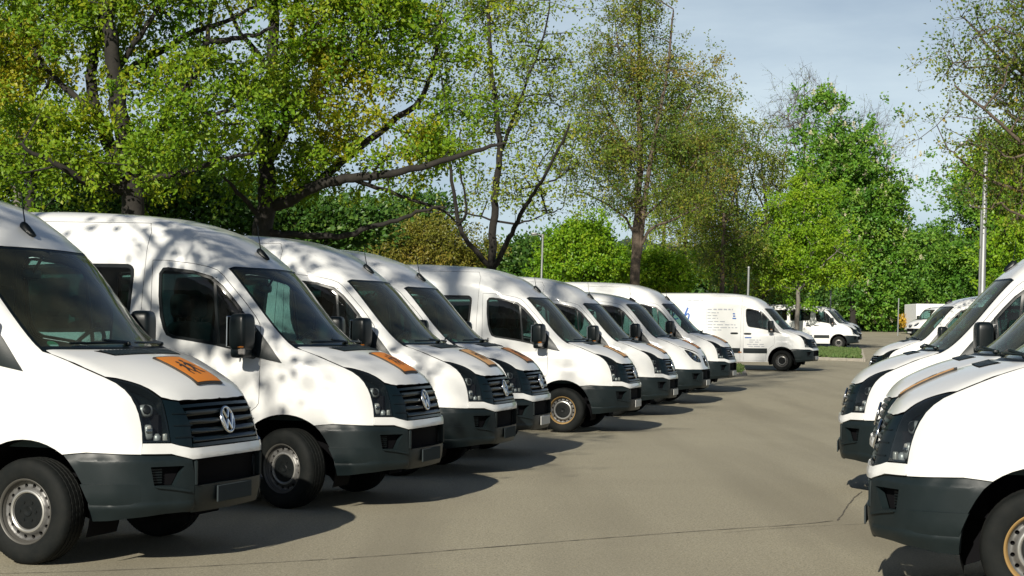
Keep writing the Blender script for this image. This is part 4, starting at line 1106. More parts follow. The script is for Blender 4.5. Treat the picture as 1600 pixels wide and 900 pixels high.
def finish_tree(root, pb, sd, att, leaf, bark, r_tip, twigs, twig_len, per_twig, size, tone, gold, drop, droop, extra, btone=None):
    P, par, sr, ns, tips, tdir, order_ = grow(sd, att, drop=drop)
    n = len(P); cnt = np.zeros(n); cnt[tips] = 1
    for i in range(n - 1, ns - 1, -1): cnt[par[i]] += cnt[i]
    r_ = np.where(np.arange(n) < ns, sr, r_tip * np.maximum(cnt, 1) ** .42)
    for i in range(ns, n): r_[i] = min(r_[i], r_[par[i]] * .85)
    kids = [[] for _ in range(n)]
    for i in range(n):
        if par[i] >= 0: kids[par[i]].append(i)
    chains = []; rads = []; sides = []
    starts = [(i, None) for i in range(n) if par[i] < 0]; seen = 0
    stack = starts[:]
    while stack:
        i, frm = stack.pop(); ch = ([frm] if frm is not None else []) + [i]; rr = ([min(r_[frm], r_[i] * 1.25)] if frm is not None else []) + [r_[i]]
        while kids[i]:
            ks = kids[i]; m_ = max(ks, key=lambda k: (r_[k], cnt[k]))
            if i < ns and m_ >= ns and i + 1 < ns and par[i + 1] == i: m_ = i + 1
            for k in ks:
                if k != m_: stack.append((k, i))
            ch.append(m_); rr.append(r_[m_]); i = m_
        rr[-1] *= .5; chains.append(P[ch]); rads.append(rr); mr = max(rr); sides.append(10 if mr > .15 else 6 if mr > .05 else 4 if mr > .02 else 3)
    # root flare
    if len(rads[0]) > 3: rads[0][0] *= 1.35
    # twigs
    nt_ = len(tips); tp = np.repeat(P[tips], twigs, 0); td = np.repeat(tdir, twigs, 0) * .7 + rng.normal(0, .62, (nt_ * twigs, 3)); td[:, 2] -= droop
    td /= np.linalg.norm(td, axis=1, keepdims=True); tl = twig_len * rng.uniform(.5, 1.25, (nt_ * twigs, 1)); te = tp + td * tl; te[:, 2] -= droop * .3 * tl[:, 0]
    V1, Q1 = tubes(chains, rads, sides)
    wv = np.maximum(.004, r_tip * .45); off = np.array([[1, 0, -.4], [-.6, .8, .2], [-.4, -.8, .3]]) * wv
    Vt = np.concatenate([tp[:, None] + off[None], te[:, None] + off[None] * .4], 1).reshape(-1, 3); b6 = (np.arange(len(tp)) * 6)[:, None]
    Qt = np.concatenate([b6 + np.array(q) for q in ([0, 1, 4, 3], [1, 2, 5, 4], [2, 0, 3, 5])]) + len(V1)
    o = ob('trunk', quad_mesh('trunk', np.concatenate([V1, Vt]) - pb, np.concatenate([Q1, Qt]), bark, smooth=True), root)
    # leaves along the twigs
    if per_twig:
        t_ = rng.uniform(.1, 1.08, (len(tp) * per_twig, 1)); a_ = np.repeat(tp, per_twig, 0); b_ = np.repeat(te, per_twig, 0); dr = np.repeat(td, per_twig, 0)
        c_ = a_ + (b_ - a_) * t_ + rng.normal(0, .05 + size * .35, (len(t_), 3))
        bt = rng.normal(0, 1, nt_) if btone is None else btone[order_] * .85 + rng.normal(0, .5, nt_)
        ct = np.repeat(tone[0] + tone[1] * bt, twigs * per_twig)
        if gold:
            # neighbouring twigs turn golden together
            gc = np.array([at(*q[:3]) for q in gold]); gr_ = np.array([q[3] * q[2] / FPX for q in gold]); dm = (np.sqrt(((P[tips][:, None] - gc[None]) ** 2).sum(2)) / gr_[None]).min(1); g_ = (dm + rng.normal(0, .18, nt_) < 1) & (rng.random(nt_) < .85)
            ct = ct + .5 * np.repeat(g_, twigs * per_twig)
        tn = np.clip(ct + rng.normal(0, tone[2], len(ct)), 0, 1); V, Q = leaves(c_, dr, size, tn)
        ob('crown', quad_mesh('crown', V - pb, Q, leaf, tn), root)
        if extra:   # upright flower candles
            k = extra; idx = rng.choice(nt_, k, replace=False); cp = P[tips][idx] + rng.normal(0, .3, (k, 3)) + [0, -.3, .3]
            m_ = 34; a_ = np.repeat(cp, m_, 0); hgt = rng.uniform(0, 1, (k * m_, 1)); q = a_ + np.concatenate([rng.normal(0, 1, (k * m_, 2)) * .13 * (1 - hgt * .8), hgt * .55], 1)
            V, Q = leaves(q, np.tile([0, 0, 1.], (len(q), 1)), .15, None); ob('blossom', quad_mesh('blossom', V - pb, Q, 'blossom', rng.random(len(Q))), root)
    return root

def shrub(name, label, cat, D, blobs, n_att, leaf, size=.12, group=None, per=26, tone=(.4, .2, .18), spread=.45, bark='bark', deep=.7, reach=True):
    """A bush: stems from the ground and leafy twigs filling its outline."""
    B_ = [ell(c, D, deep) for c in blobs]; c0 = np.mean([b[0] for b in B_], 0); g0 = gz(D)
    root = bpy.data.objects.new(name, None); COL.objects.link(root); root.location = (c0[0], D, g0); root['label'] = label; root['category'] = cat
    if group: root['group'] = group
    o0 = np.array([c0[0], D, g0 - .1]); att = in_blobs(B_, n_att, .3); att = att[att[:, 2] > g0 + .1]
    wid = max(b[1][0] for b in B_); ch = []; rr = []; sd = []
    for i in range(7):
        a_ = att[rng.integers(len(att))]; s_ = o0 + [rng.normal(0, wid * .25), rng.normal(0, .3), 0]; m_ = (s_ + a_) / 2 + [0, 0, .2]
        ch.append(smooth_poly(np.array([s_, m_, a_]), 2)); rr.append(np.linspace(.05, .015, len(ch[-1]))); sd.append(5)
    for a_ in att[::3]:
        s_ = ch[rng.integers(7)]; s_ = s_[rng.integers(len(s_) // 2, len(s_))]; ch.append(np.array([s_, (s_ + a_) / 2 + rng.normal(0, .1, 3), a_])); rr.append([.014, .010, .005]); sd.append(3)
    V, Q = tubes(ch, rr, sd); ob('stems', quad_mesh('stems', V - root.location, Q, bark, smooth=True), root)
    c_ = np.repeat(att, per, 0) + rng.normal(0, spread, (len(att) * per, 3)) * [1.25, 1.25, .45]; d_ = np.repeat(att - (c0 - [0, 0, 1]), per, 0); d_ /= np.maximum(np.linalg.norm(d_, axis=1, keepdims=True), 1e-6)
    m_ = c_[:, 2] > g0 + .03; c_ = c_[m_]; d_ = d_[m_]
    tn = np.clip(np.repeat(rng.normal(tone[0], tone[1], len(att)), per)[m_] + rng.normal(0, tone[2], len(c_)), 0, 1); V, Q = leaves(c_, d_, size, tn)
    ob('foliage', quad_mesh('foliage', V - np.array(root.location), Q, leaf, tn), root); return root

# ------------------------------------------------------------------ parked vans
HG, SG = ('high', 'a', True), ('std', 'a', True)
HP, SB = ('high', 'a', False), ('std', 'b', True)
LEFT, RIGHT = 'vans parked side by side in the left row', 'vans parked side by side in the right row'
ORANGE = (.62, .20, .018, 1); DULL = (.46, .19, .055, 1); FADED = (.56, .31, .12, 1); BROWN = (.36, .15, .05, 1)
DUST_SHADE = (.075, .072, .064, 1); RUST = (.34, .215, .08, 1)  # dusty rim colour, darkened with the shade of the deep dish; tan rust
# kind, x, y, z, heading, sign colour (None = no sign), steering, rim edge, darkened plate, label, group
VANS = [
 (HG, -2.919, 12.366, .0, -17.46, ORANGE, -7, DUST_SHADE, 1, 'nearest white van at the left edge, bright orange sign with dark figures on its bonnet', LEFT),
 (HG, -1.734, 16.134, .0, -15.20, ORANGE, -20, DUST_SHADE, 1, 'white van dappled with branch shadows, its front wheels turned, second from the left edge', LEFT),
 (HG, -1.022, 19.699, .0, -13.33, FADED, 0, DUST_SHADE, 1, 'white high-roof van third from the left edge, close in front of a half-hidden van', LEFT),
 (HG, -.566, 22.525, .0, -13.74, DULL, 0, DUST_SHADE, 0, 'white van tight behind the third one, only its nose, roof and windscreen showing', LEFT),
 (HG, 1.052, 28.175, .0, -14.20, FADED, -3, RUST, 0, 'white van mid left row, its whole front wheel with tan steel rim in view', LEFT),
 (HG, 2.176, 33.575, .008, -14.61, FADED, 0, DUST_SHADE, 0, 'white high-roof van with striped branch shadows on its roof, before the low-roof van', LEFT),
 (SB, 3.30, 37.9, .075, -15.6, DULL, 0, DUST_SHADE, 0, 'white low-roof van with clear almond-shaped headlamps and small rounded grille in the left row', LEFT),
 (HG, 4.520, 42.846, .179, -16.78, FADED, 0, DUST_SHADE, 0, 'last high-roof van of the left row, its nose before the panel van with lettering', LEFT),
 (HP, 9.593, 59.912, .351, -20.01, None, 0, DUST_SHADE, 0, 'white windowless panel van with blue lettering and lines of small print on its side', None),
 (SG, 18.211, 95.452, .845, -15.54, None, 0, DUST_SHADE, 0, 'white low-roof passenger van far back, behind the small tree on the grass island', None),
 (HG, 3.302, 10.805, .0, 164.98, FADED, 0, RUST, 1, 'nearest white van of the right row, brassy-edged front wheel cut by the photo corner', RIGHT),
 (HG, 3.93, 13.75, .0, 166.8, None, 0, DUST_SHADE, 1, 'white van directly behind the nearest one at right, only bonnet top and windscreen showing', RIGHT),
 (HG, 4.394, 17.528, .0, 167.28, None, 0, DUST_SHADE, 1, 'white high-roof van of the right row with big dark door mirror and windscreen visible', RIGHT),
 (SG, 8.661, 36.751, .066, 174.97, None, 0, DUST_SHADE, 0, 'white low-roof van farther back, just beyond the high-roof van of the right row', RIGHT),
]
VAN = []
templ = {}
for kind, x, y, z, hd, sgn, steer, rim, blank, label, grp in VANS:
    if kind not in templ: v = make_van(kind); templ[kind] = v
    else: v = copy_tree(templ[kind])
    VAN.append(v); v.location = (x, y, z); v.rotation_euler.z = R(hd); v['label'] = label; v['category'] = 'van'
    if grp: v['group'] = grp
for v, (kind, x, y, z, hd, sgn, steer, rim, blank, label, grp) in zip(VAN, VANS):
    M = KINDS[kind]
    for c in list(walk(v)):
        nm = c.name.split('.')[0]
        if nm == 'wheel' and c.location.x == 0: c.rotation_euler.z += R(steer)
        if nm == 'rim_edge': c.color = rim
        if nm == 'number_plate' and blank: c.data = M['plate_g']
        
    if sgn:
        b_ = ob('sign', M['sign_back'], v); f_ = ob('sign_face', M['sign_face'], b_); f_.color = sgn; ob('sign_symbol', M['sign_print'], b_)

# print on the panel van
pv = VAN[8]; PB = Body('high', 'a'); pbody = [c for c in pv.children if c.name.split('.')[0] == 'body'][0]; pslide = [c for c in pv.children if c.name.split('.')[0] == 'sliding_door'][0]
pdoor = [c for c in pv.children if c.name.split('.')[0] == 'door' and 'R' == ('R' if any(k.data.name.startswith('handle') and c.data == KINDS[HP]['door_R'] for k in c.children) else '')][0]
def decal(mb, loops, m, off=.006):
    for lp in loops:
        lp = np.array([(x, -.9, z) for x, z in lp]); patch(mb, PB, lp, (0, -1, 0), m, .08, off=off, fl=0, hb=.06)
mb = MB()
# the end of a big italic blue word: "ch", and the blue swash by the roof
def stroke2(pts, w0, w1):
    P = smooth_poly(np.array(pts, float), 2); T = np.gradient(P, axis=0); T /= np.linalg.norm(T, axis=1, keepdims=True); N_ = np.stack([-T[:, 1], T[:, 0]], 1)
    ww = np.linspace(w0, w1, len(P))[:, None]; return np.concatenate([P + N_ * ww, (P - N_ * ww)[::-1]])
X0 = -3.42
decal(mb, [stroke2([(X0 - .20, 1.93), (X0 - .30, 1.985), (X0 - .42, 1.93), (X0 - .46, 1.80), (X0 - .36, 1.745), (X0 - .24, 1.79)], .030, .020),
           stroke2([(X0 + .10, 2.16), (X0 + .02, 1.96), (X0 - .07, 1.74)], .034, .030), stroke2([(X0 + .01, 1.87), (X0 + .09, 1.955), (X0 + .16, 1.92), (X0 + .11, 1.74)], .022, .030),
           stroke2([(-4.55, 2.62), (-4.62, 2.52), (-4.75, 2.44), (-4.95, 2.40)], .02, .10)], 'print_blue')
ob('lettering', mb.mesh('lettering'), pbody)
mb = MB()
def lines(rows, m, hgt, seed):
    r2 = np.random.default_rng(seed)
    for x0, x1, z in rows:
        x = x0
        while x < x1 - .03:
            w_ = min(r2.uniform(.06, .24), x1 - x); decal(mb, [[(x, z - hgt * r2.uniform(.4, .55)), (x + w_, z - hgt * .5), (x + w_, z + hgt * r2.uniform(.35, .5)), (x, z + hgt * .5)]], m, .0065); x += w_ + r2.uniform(.03, .06)
lines([(-2.62, -1.72, 2.10)], 'print_grey', .05, 1)
lines([(-2.62, -2.22, 1.985), (-2.62, -2.27, 1.885), (-2.62, -2.24, 1.79), (-2.60, -2.0, 1.68), (-2.62, -1.62, 1.57), (-2.60, -1.55, 1.47), (-2.60, -2.05, 1.385)], 'print_grey', .032, 2)
lines([(-1.72, -1.62, 1.95), (-1.71, -1.60, 1.87), (-1.73, -1.60, 1.79)], 'print_blue', .05, 3)
ob('small_print', mb.mesh('small_print'), pslide)
mb = MB(); lines([(-1.28, -1.02, 1.13)], 'print_blue', .04, 4); lines([(-1.12, -.72, 1.05), (-1.12, -.75, .98), (-1.2, -.62, .90), (-1.15, -.60, .83)], 'print_grey', .028, 5)
ob('small_print', mb.mesh('small_print'), pdoor)
mb = MB(); lines([(-3.35, -2.78, 2.415)], 'print_grey', .05, 6); ob('small_print', mb.mesh('small_print'), pbody)

# far vehicles on the right
def far_copy(kind, x, y, z, hd, label, grp=None):
    v = copy_tree(templ[kind]); v.location = (x, y, z); v.rotation_euler.z = R(hd); v['label'] = label; v['category'] = 'van'
    if grp: v['group'] = grp
    sgs = [c for c in v.children if c.name.split('.')[0] == 'sign']
    for c in sgs:
        for k in list(c.children): bpy.data.objects.remove(k)
        bpy.data.objects.remove(c)
    return v
p = at(1432, 529, 128); far_copy(SB, p[0] + .4, 128, p[2], 197, 'small distant white van facing the camera, in front of the white box trailer')
p = at(1492, 529, 140); far_copy(SB, p[0] + 1.2, 140, p[2], 192, 'farthest white van, mostly hidden behind the other small distant van on the right')
p = at(1325, 535, 108); far_copy(SG, p[0] - .2, 108, gz(108), -14, 'white van whose nose just shows past the low-roof passenger van far back')
# white box trailer with a blue and a red mark
p = at(1432, 505, 165); q = at(1482, 505, 165)
root = bpy.data.objects.new('box_trailer', None); COL.objects.link(root); cx = (p[0] + q[0]) / 2 + .2; root.location = (cx, 165, gz(165)); root['label'] = 'white box trailer with a blue and a red mark, far back behind the right row'; root['category'] = 'trailer'
mb = MB(); box(mb, (0, 2.5, 1.75), (3.5, 5, 2.5), 'white_board', bev=.05); ob('box', mb.mesh('box', angle=30), root)
mb = MB(); box(mb, (0, 2.5, .42), (2.2, 5, .12), 'dark_plastic'); box(mb, (0, .02, .42), (3.3, .1, .12), 'dark_plastic'); ob('chassis', mb.mesh('chassis', smooth=False), root)
for sx in (-1, 1):
    for yy in (2.4, 3.3):
        w_ = ob('wheel', COMMON['tyre'], root, (sx * 1.25, yy, .354), math.pi / 2 if 0 else 0); w_.rotation_euler.z = math.pi / 2 * 0
        w_.rotation_euler = (0, 0, R(90)); ob('rim', COMMON['rim'], w_)
mb = MB(); box(mb, (.75, -.004, 2.02), (.10, .012, .52), 'print_blue'); box(mb, (1.0, -.004, 2.235), (.40, .012, .09), 'print_blue'); box(mb, (1.15, -.004, 2.10), (.10, .012, .18), 'print_blue'); box(mb, (1.0, -.004, 1.985), (.40, .012, .09), 'print_blue'); ob('letter', mb.mesh('letter', smooth=False), root)
mb = MB(); tube(mb, [(-1.3, -.012, 1.22), (-1.3, .004, 1.22)], .19, 'red_print', 20); box(mb, (-.68, -.005, 1.22), (.85, .012, .12), 'red_print'); ob('logo', mb.mesh('logo', smooth=False), root)

# ------------------------------------------------------------------ lamp posts and poles
def lean(o, k=1.3): o.rotation_euler.y = R(k)
def lamp(label, px, D, top_py, r0, r1, arm):
    b_ = at(px, 470, D); g_ = gz(D); t_ = at(px, top_py, D); H_ = t_[2] - g_
    root = bpy.data.objects.new('street_lamp', None); COL.objects.link(root); root.location = (b_[0], D, g_ - .05); root['label'] = label; root['category'] = 'street lamp'; lean(root)
    mb = MB(); tube(mb, [(0, 0, 0), (0, 0, 1.0), (0, 0, 1.02), (0, 0, H_)], [r0 * 1.15, r0 * 1.15, r0, r1], 'galvanised', 16); ob('pole', mb.mesh('pole', angle=40), root)
    mb = MB(); tube(mb, [(0, 0, H_ - .1), (0, 0, H_ + .05)], [r1 * 1.5, r1 * 1.5], 'galvanised', 14); tube(mb, [(0, 0, H_), (-arm * .55, 0, H_ + .05)], [r1 * .8, r1 * .6], 'galvanised', 8); ob('arm', mb.mesh('arm', angle=40), root)
    mb = MB(); rbox(mb, (-arm * .8, 0, H_ + .06), (arm * .6, .26, .12), 'galvanised', .5); box(mb, (-arm * .8, 0, H_ - .003), (arm * .45, .18, .02), 'clear_lens'); ob('lamp_head', mb.mesh('lamp_head', angle=50), root)
    return root
lamp('tall thick galvanised lamp post at right, its head among overhanging leaves', 1532, 58, 226, .105, .07, .85)
lamp('slimmer pale lamp post standing just left of the thick one', 1529, 82, 322, .10, .08, .65)
lamp('thin lamp post rising behind the left row beside the forked tree', 843, 80, 366, .055, .045, .5)
def post(label, px, D, top_py, r_):
    b_ = at(px, 460, D); H_ = at(px, top_py, D)[2] - gz(D); root = bpy.data.objects.new('post', None); COL.objects.link(root); root.location = (b_[0], D, gz(D) - .05); root['label'] = label; root['category'] = 'post'; lean(root)
    mb = MB(); tube(mb, [(0, 0, 0), (0, 0, H_)], [r_, r_ * .9], 'galvanised', 10); ob('pole', mb.mesh('pole', angle=40), root)
    mb = MB(); lathe(mb, [(.001, .05), (r_ * .8, .04), (r_ * 1.15, 0), (r_ * 1.15, -.04)], 'galvanised', 10, 'Z', (0, 0, H_)); ob('cap', mb.mesh('cap', angle=40), root)
post('slim white post sticking up behind the roof of the lettered panel van', 1166.5, 78, 416, .055)
post('thin post in front of the dark shrub behind the low-roof passenger van', 1296, 102, 454, .05)
post('thin grey post in the gap beside the gold bush far back', 1403, 160, 466, .06)

# ------------------------------------------------------------------ planted islands
def island(label, quad, hgt=.12):
    """A grassed island with kerb stones; corners given in photograph pixels on the ground."""
    P = np.array([on_ground(*q) for q in quad]); root_loc = P.mean(0)
    c = P.mean(0); inn = c + (P - c) * .93
    V = np.concatenate([inn + [0, 0, hgt - .03], [c + [0, 0, hgt]]]); n = len(P); mb = MB(); mb.add(V, [(i, (i + 1) % n, n) for i in range(n)], 'earth_grass'); o = mb.build('grass_island'); structure(o)
    meshes = {}
    for i in range(n):
        a_, b_ = P[i], P[(i + 1) % n]; L_ = np.linalg.norm(b_ - a_); k = max(1, int(round(L_ / 1.0))); ang = math.atan2(b_[1] - a_[1], b_[0] - a_[0]); w_ = L_ / k
        for j in range(k):
            key = round(w_, 2)
            if key not in meshes: mb = MB(); box(mb, (0, 0, hgt / 2 - .03), (w_ - .015, .14, hgt + .06), 'kerb_stone', bev=.02); meshes[key] = mb.mesh('kerb_stone', angle=30)
            q = a_ + (b_ - a_) * (j + .5) / k; s = ob('kerb_stone', meshes[key], o, q); s.rotation_euler.z = ang
    # blades
    m_ = 6500; t_ = rng.random((m_, n)) ** 1.6; t_ /= t_.sum(1, keepdims=True); q = t_ @ inn; q[:, 2] += hgt - .03
    d_ = np.tile([0, 0, 1.], (m_, 1)); V, Q = leaves(q, d_, .16, None); g = bpy.data.objects.new('grass', quad_mesh('grass', V, Q, 'grass_blade', rng.random(m_))); COL.objects.link(g); g['kind'] = 'stuff'; g['label'] = label
    return P
isl = island('tufts of grass on the kerbed island under the small tree', [(1270, 562), (1350, 565), (1346, 549), (1262, 546)])
island('tufts of grass on the island beside the last van of the left row', [(1108, 594), (1163, 587), (1160, 577), (1108, 580)])

# far verge with its kerb
mb = MB()
V = []; ysv = [186, 192, 205, 230, 260]
for y in ysv:
    for x in np.linspace(10, 120, 12): V.append((x, y, gz(y) + .10))
F = [(j * 12 + i, j * 12 + i + 1, (j + 1) * 12 + i + 1, (j + 1) * 12 + i) for j in range(len(ysv) - 1) for i in range(11)]
mb.add(V, F, 'earth_grass'); structure(mb.build('grass_verge'))
mb = MB(); 
for x in np.arange(12, 100, 2.0): box(mb, (x, 186, gz(186) + .05), (1.97, .3, .16), 'kerb_stone', bev=.03)
o = mb.build('verge_kerb'); o['kind'] = 'structure'
m_ = 16000; q = np.stack([rng.uniform(20, 75, m_), 186.3 + 20 * rng.random(m_) ** 2, np.zeros(m_)], 1); q[:, 2] = _gz(q[:, 1]) + .1
V, Q = leaves(q, np.tile([0, 0, 1.], (m_, 1)), .35, None); g = bpy.data.objects.new('grass', quad_mesh('grass', V, Q, 'grass_blade', rng.random(m_))); COL.objects.link(g); g['kind'] = 'stuff'; g['label'] = 'rough grass on the far verge under the trees'
def rock(label, px, py, D, w_, h_):
    p = at(px, py, D); mb = MB(); rbox(mb, (0, 0, h_ / 2), (w_, w_ * .7, h_), 'pale_stone', .55, taper=lambda V: V * (1 + .12 * np.sin(V[:, :1] * 5 + V[:, 1:2] * 4))); o = mb.build('boulder', angle=60); o.location = (p[0], D, gz(D) + .08); o['label'] = label; o['category'] = 'stone'
rock('pale boulder lying on the far verge before the dark shrubs', 1380, 510, 188, 1.5, .75); rock('pale boulder lying on the verge left of the gold bush', 1412, 510, 188, 1.3, .6)

# ------------------------------------------------------------------ distant hill and wood
def hill(name, D, pts, m):
    V = []; n = len(pts)
    for px, py in pts: t_ = at(px, py, D); V += [(t_[0], D, t_[2]), (t_[0] * .97, D * .86, gz(D * .86) - 2), (t_[0], D * 1.3, 0)]
    F = []
    for i in range(n - 1): F += [(3 * i + 1, 3 * i + 4, 3 * i + 3, 3 * i), (3 * i, 3 * i + 3, 3 * i + 5, 3 * i + 2)]
    mb = MB(); mb.add(V, F, m); o = mb.build(name, smooth=False); o['kind'] = 'structure'
hill('hill', 1400, [(px, 386 + 8 * math.sin(px * .011) + 4 * math.sin(px * .043) - (16 if px > 1300 else 0) * min(1, max(0, (px - 1300) / 60)) + 3 * math.sin(px * .21)) for px in range(-700, 2500, 9)], 'far_wood')
def wood(label, D, x0, x1, top, bot, n, leaf, size):
    px = rng.uniform(x0, x1, n); tp = np.interp(px, np.linspace(x0, x1, 24), np.interp(np.linspace(0, 1, 24), np.linspace(0, 1, len(top)), top) + rng.normal(0, 6, 24)); py = tp + (bot - tp) * rng.random(n) ** 1.2
    C_ = np.array([at(a_, b_, D + e) for a_, b_, e in zip(px, py, rng.uniform(-6, 8, n))]); V, Q = leaves(C_, rng.normal(0, .6, (n, 3)) + [0, 0, .4], size, None)
    tn = np.clip(.35 + .3 * np.sin(C_[:, 0] * .9) * np.sin(C_[:, 2] * 1.3) + rng.normal(0, .18, n), 0, 1)
    g = bpy.data.objects.new('far_wood', quad_mesh('far_wood', V, Q, leaf, tn)); COL.objects.link(g); g['kind'] = 'stuff'; g['label'] = label
wood('dark wood closing the view behind the parked rows', 230, -200, 1300, [395, 400, 385, 398, 392, 400, 390, 405, 400], 520, 26000, 'leaf_dark', .9)
wood('dark wood at the back right', 235, 1395, 1750, [420, 395, 380, 370, 365], 515, 9000, 'leaf_dark', .9)

# ------------------------------------------------------------------ trees
BT = 'trees behind the parking rows'
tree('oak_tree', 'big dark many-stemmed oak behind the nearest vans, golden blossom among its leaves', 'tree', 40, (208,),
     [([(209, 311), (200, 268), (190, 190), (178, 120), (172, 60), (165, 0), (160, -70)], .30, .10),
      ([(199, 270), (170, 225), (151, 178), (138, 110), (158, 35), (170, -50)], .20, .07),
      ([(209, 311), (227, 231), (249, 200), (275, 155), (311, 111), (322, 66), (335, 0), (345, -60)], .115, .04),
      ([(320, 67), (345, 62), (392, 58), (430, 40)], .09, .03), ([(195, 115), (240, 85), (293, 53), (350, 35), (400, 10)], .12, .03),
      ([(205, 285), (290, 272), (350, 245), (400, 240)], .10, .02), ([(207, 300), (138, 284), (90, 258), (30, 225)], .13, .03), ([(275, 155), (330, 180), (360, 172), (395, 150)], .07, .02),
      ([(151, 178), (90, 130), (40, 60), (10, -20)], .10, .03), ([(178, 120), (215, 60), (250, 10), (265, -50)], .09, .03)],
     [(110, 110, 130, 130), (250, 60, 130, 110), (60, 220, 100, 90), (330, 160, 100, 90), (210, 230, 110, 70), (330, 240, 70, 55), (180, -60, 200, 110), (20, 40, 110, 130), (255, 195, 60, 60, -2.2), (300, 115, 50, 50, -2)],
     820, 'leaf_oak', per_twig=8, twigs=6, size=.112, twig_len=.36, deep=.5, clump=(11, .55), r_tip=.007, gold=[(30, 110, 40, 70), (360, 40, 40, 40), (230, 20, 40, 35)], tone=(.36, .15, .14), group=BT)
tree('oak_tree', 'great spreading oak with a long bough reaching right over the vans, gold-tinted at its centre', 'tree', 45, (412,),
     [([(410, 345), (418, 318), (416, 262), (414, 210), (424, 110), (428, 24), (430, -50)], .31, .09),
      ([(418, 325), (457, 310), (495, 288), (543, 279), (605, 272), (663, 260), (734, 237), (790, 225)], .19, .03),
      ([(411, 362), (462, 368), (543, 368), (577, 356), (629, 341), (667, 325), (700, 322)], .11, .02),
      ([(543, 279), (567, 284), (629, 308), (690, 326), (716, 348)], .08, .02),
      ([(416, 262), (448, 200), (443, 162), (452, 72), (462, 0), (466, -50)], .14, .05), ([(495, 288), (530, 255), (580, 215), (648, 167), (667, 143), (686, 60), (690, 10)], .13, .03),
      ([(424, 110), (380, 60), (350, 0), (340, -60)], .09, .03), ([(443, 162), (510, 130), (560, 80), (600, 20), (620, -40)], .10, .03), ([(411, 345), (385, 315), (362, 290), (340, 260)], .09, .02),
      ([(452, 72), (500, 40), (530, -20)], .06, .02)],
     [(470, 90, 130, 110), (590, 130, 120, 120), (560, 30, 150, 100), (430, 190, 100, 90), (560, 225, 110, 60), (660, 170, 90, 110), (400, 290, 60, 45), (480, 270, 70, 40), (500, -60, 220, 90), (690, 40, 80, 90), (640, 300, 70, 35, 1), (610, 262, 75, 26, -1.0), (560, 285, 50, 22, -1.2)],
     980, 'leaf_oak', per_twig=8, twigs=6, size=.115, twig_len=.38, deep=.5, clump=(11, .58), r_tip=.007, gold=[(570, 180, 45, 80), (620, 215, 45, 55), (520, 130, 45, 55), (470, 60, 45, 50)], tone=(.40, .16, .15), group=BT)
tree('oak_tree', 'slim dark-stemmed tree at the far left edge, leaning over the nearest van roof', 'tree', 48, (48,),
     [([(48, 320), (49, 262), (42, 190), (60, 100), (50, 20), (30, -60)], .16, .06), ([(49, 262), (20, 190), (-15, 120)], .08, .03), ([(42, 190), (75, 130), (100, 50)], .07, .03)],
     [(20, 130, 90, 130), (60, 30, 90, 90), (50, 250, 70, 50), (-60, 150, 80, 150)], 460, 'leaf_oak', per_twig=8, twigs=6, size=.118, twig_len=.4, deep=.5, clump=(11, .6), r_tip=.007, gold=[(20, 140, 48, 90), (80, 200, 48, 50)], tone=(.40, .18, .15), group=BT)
tree('bare_trunk_tree', 'pale grey leaning trunk at the far left among the leaves', 'tree', 55, (40,), [([(30, 318), (24, 296), (8, 262), (-12, 200), (-30, 120)], .17, .08), ([(8, 262), (30, 215), (34, 150)], .07, .03)], [(10, 200, 60, 60)], 60, 'leaf_oak', bark='bark_grey', per_twig=7, size=.14, group=BT)
tree('forked_tree', 'thin three-stemmed tree with sparse small leaves, sky showing through', 'tree', 60, (771,),
     [([(768, 405), (772, 345), (775, 290), (782, 240), (778, 180), (768, 120), (765, 60), (762, -10)], .17, .05), ([(768, 420), (735, 385), (714, 352), (712, 310), (704, 265), (700, 190), (690, 120)], .11, .03),
      ([(714, 352), (730, 338), (726, 300), (716, 250), (720, 200)], .06, .02), ([(772, 418), (795, 375), (805, 350), (825, 315), (842, 290), (870, 240), (892, 190)], .11, .03), ([(782, 240), (800, 190), (815, 150), (850, 60), (860, 0)], .08, .02),
      ([(772, 345), (740, 335), (700, 330), (660, 335)], .04, .015), ([(805, 350), (840, 340), (880, 325)], .04, .015), ([(842, 290), (880, 275), (905, 250)], .04, .015)],
     [(770, 110, 110, 130), (720, 240, 70, 80), (840, 220, 65, 110), (850, 60, 60, 80), (790, 300, 80, 45), (690, 150, 50, 70), (770, -30, 100, 60)], 560, 'leaf_spring', bark='bark', per_twig=5, twigs=5, size=.115, twig_len=.6, clump=(6, .6), deep=.5, r_tip=.008, tone=(.35, .25, .2), group=BT)
tree('tall_birch_tree', 'tall slender tree at the centre with fine brownish-green foliage', 'tree', 75, (992,),
     [([(993, 400), (997, 330), (1000, 250), (999, 170), (998, 80), (1003, -20)], .26, .04), ([(998, 405), (1005, 340), (1015, 250), (1030, 180), (1045, 100), (1052, 15)], .15, .03), ([(994, 385), (985, 345), (945, 315), (900, 298)], .08, .02),
      ([(1004, 380), (1015, 355), (1060, 340), (1105, 318)], .08, .02), ([(1000, 250), (960, 200), (935, 140), (925, 80)], .08, .02), ([(1015, 250), (1055, 205), (1085, 150)], .07, .02), ([(997, 330), (955, 290), (915, 230)], .06, .02), ([(999, 170), (970, 100), (960, 30)], .06, .02), ([(1005, 340), (1060, 290), (1095, 240)], .06, .02)],
     [(1000, 60, 75, 85), (1040, 130, 75, 100), (950, 160, 75, 110), (1000, 250, 105, 80), (925, 275, 55, 55), (1075, 270, 50, 70), (985, 0, 50, 40)], 1050, 'leaf_brown', bark='bark_brown', per_twig=8, twigs=5, size=.105, twig_len=.65, clump=(8, .55), deep=.6, r_tip=.008, tone=(.38, .25, .2), group=BT, droop=.35, hollow=.05)
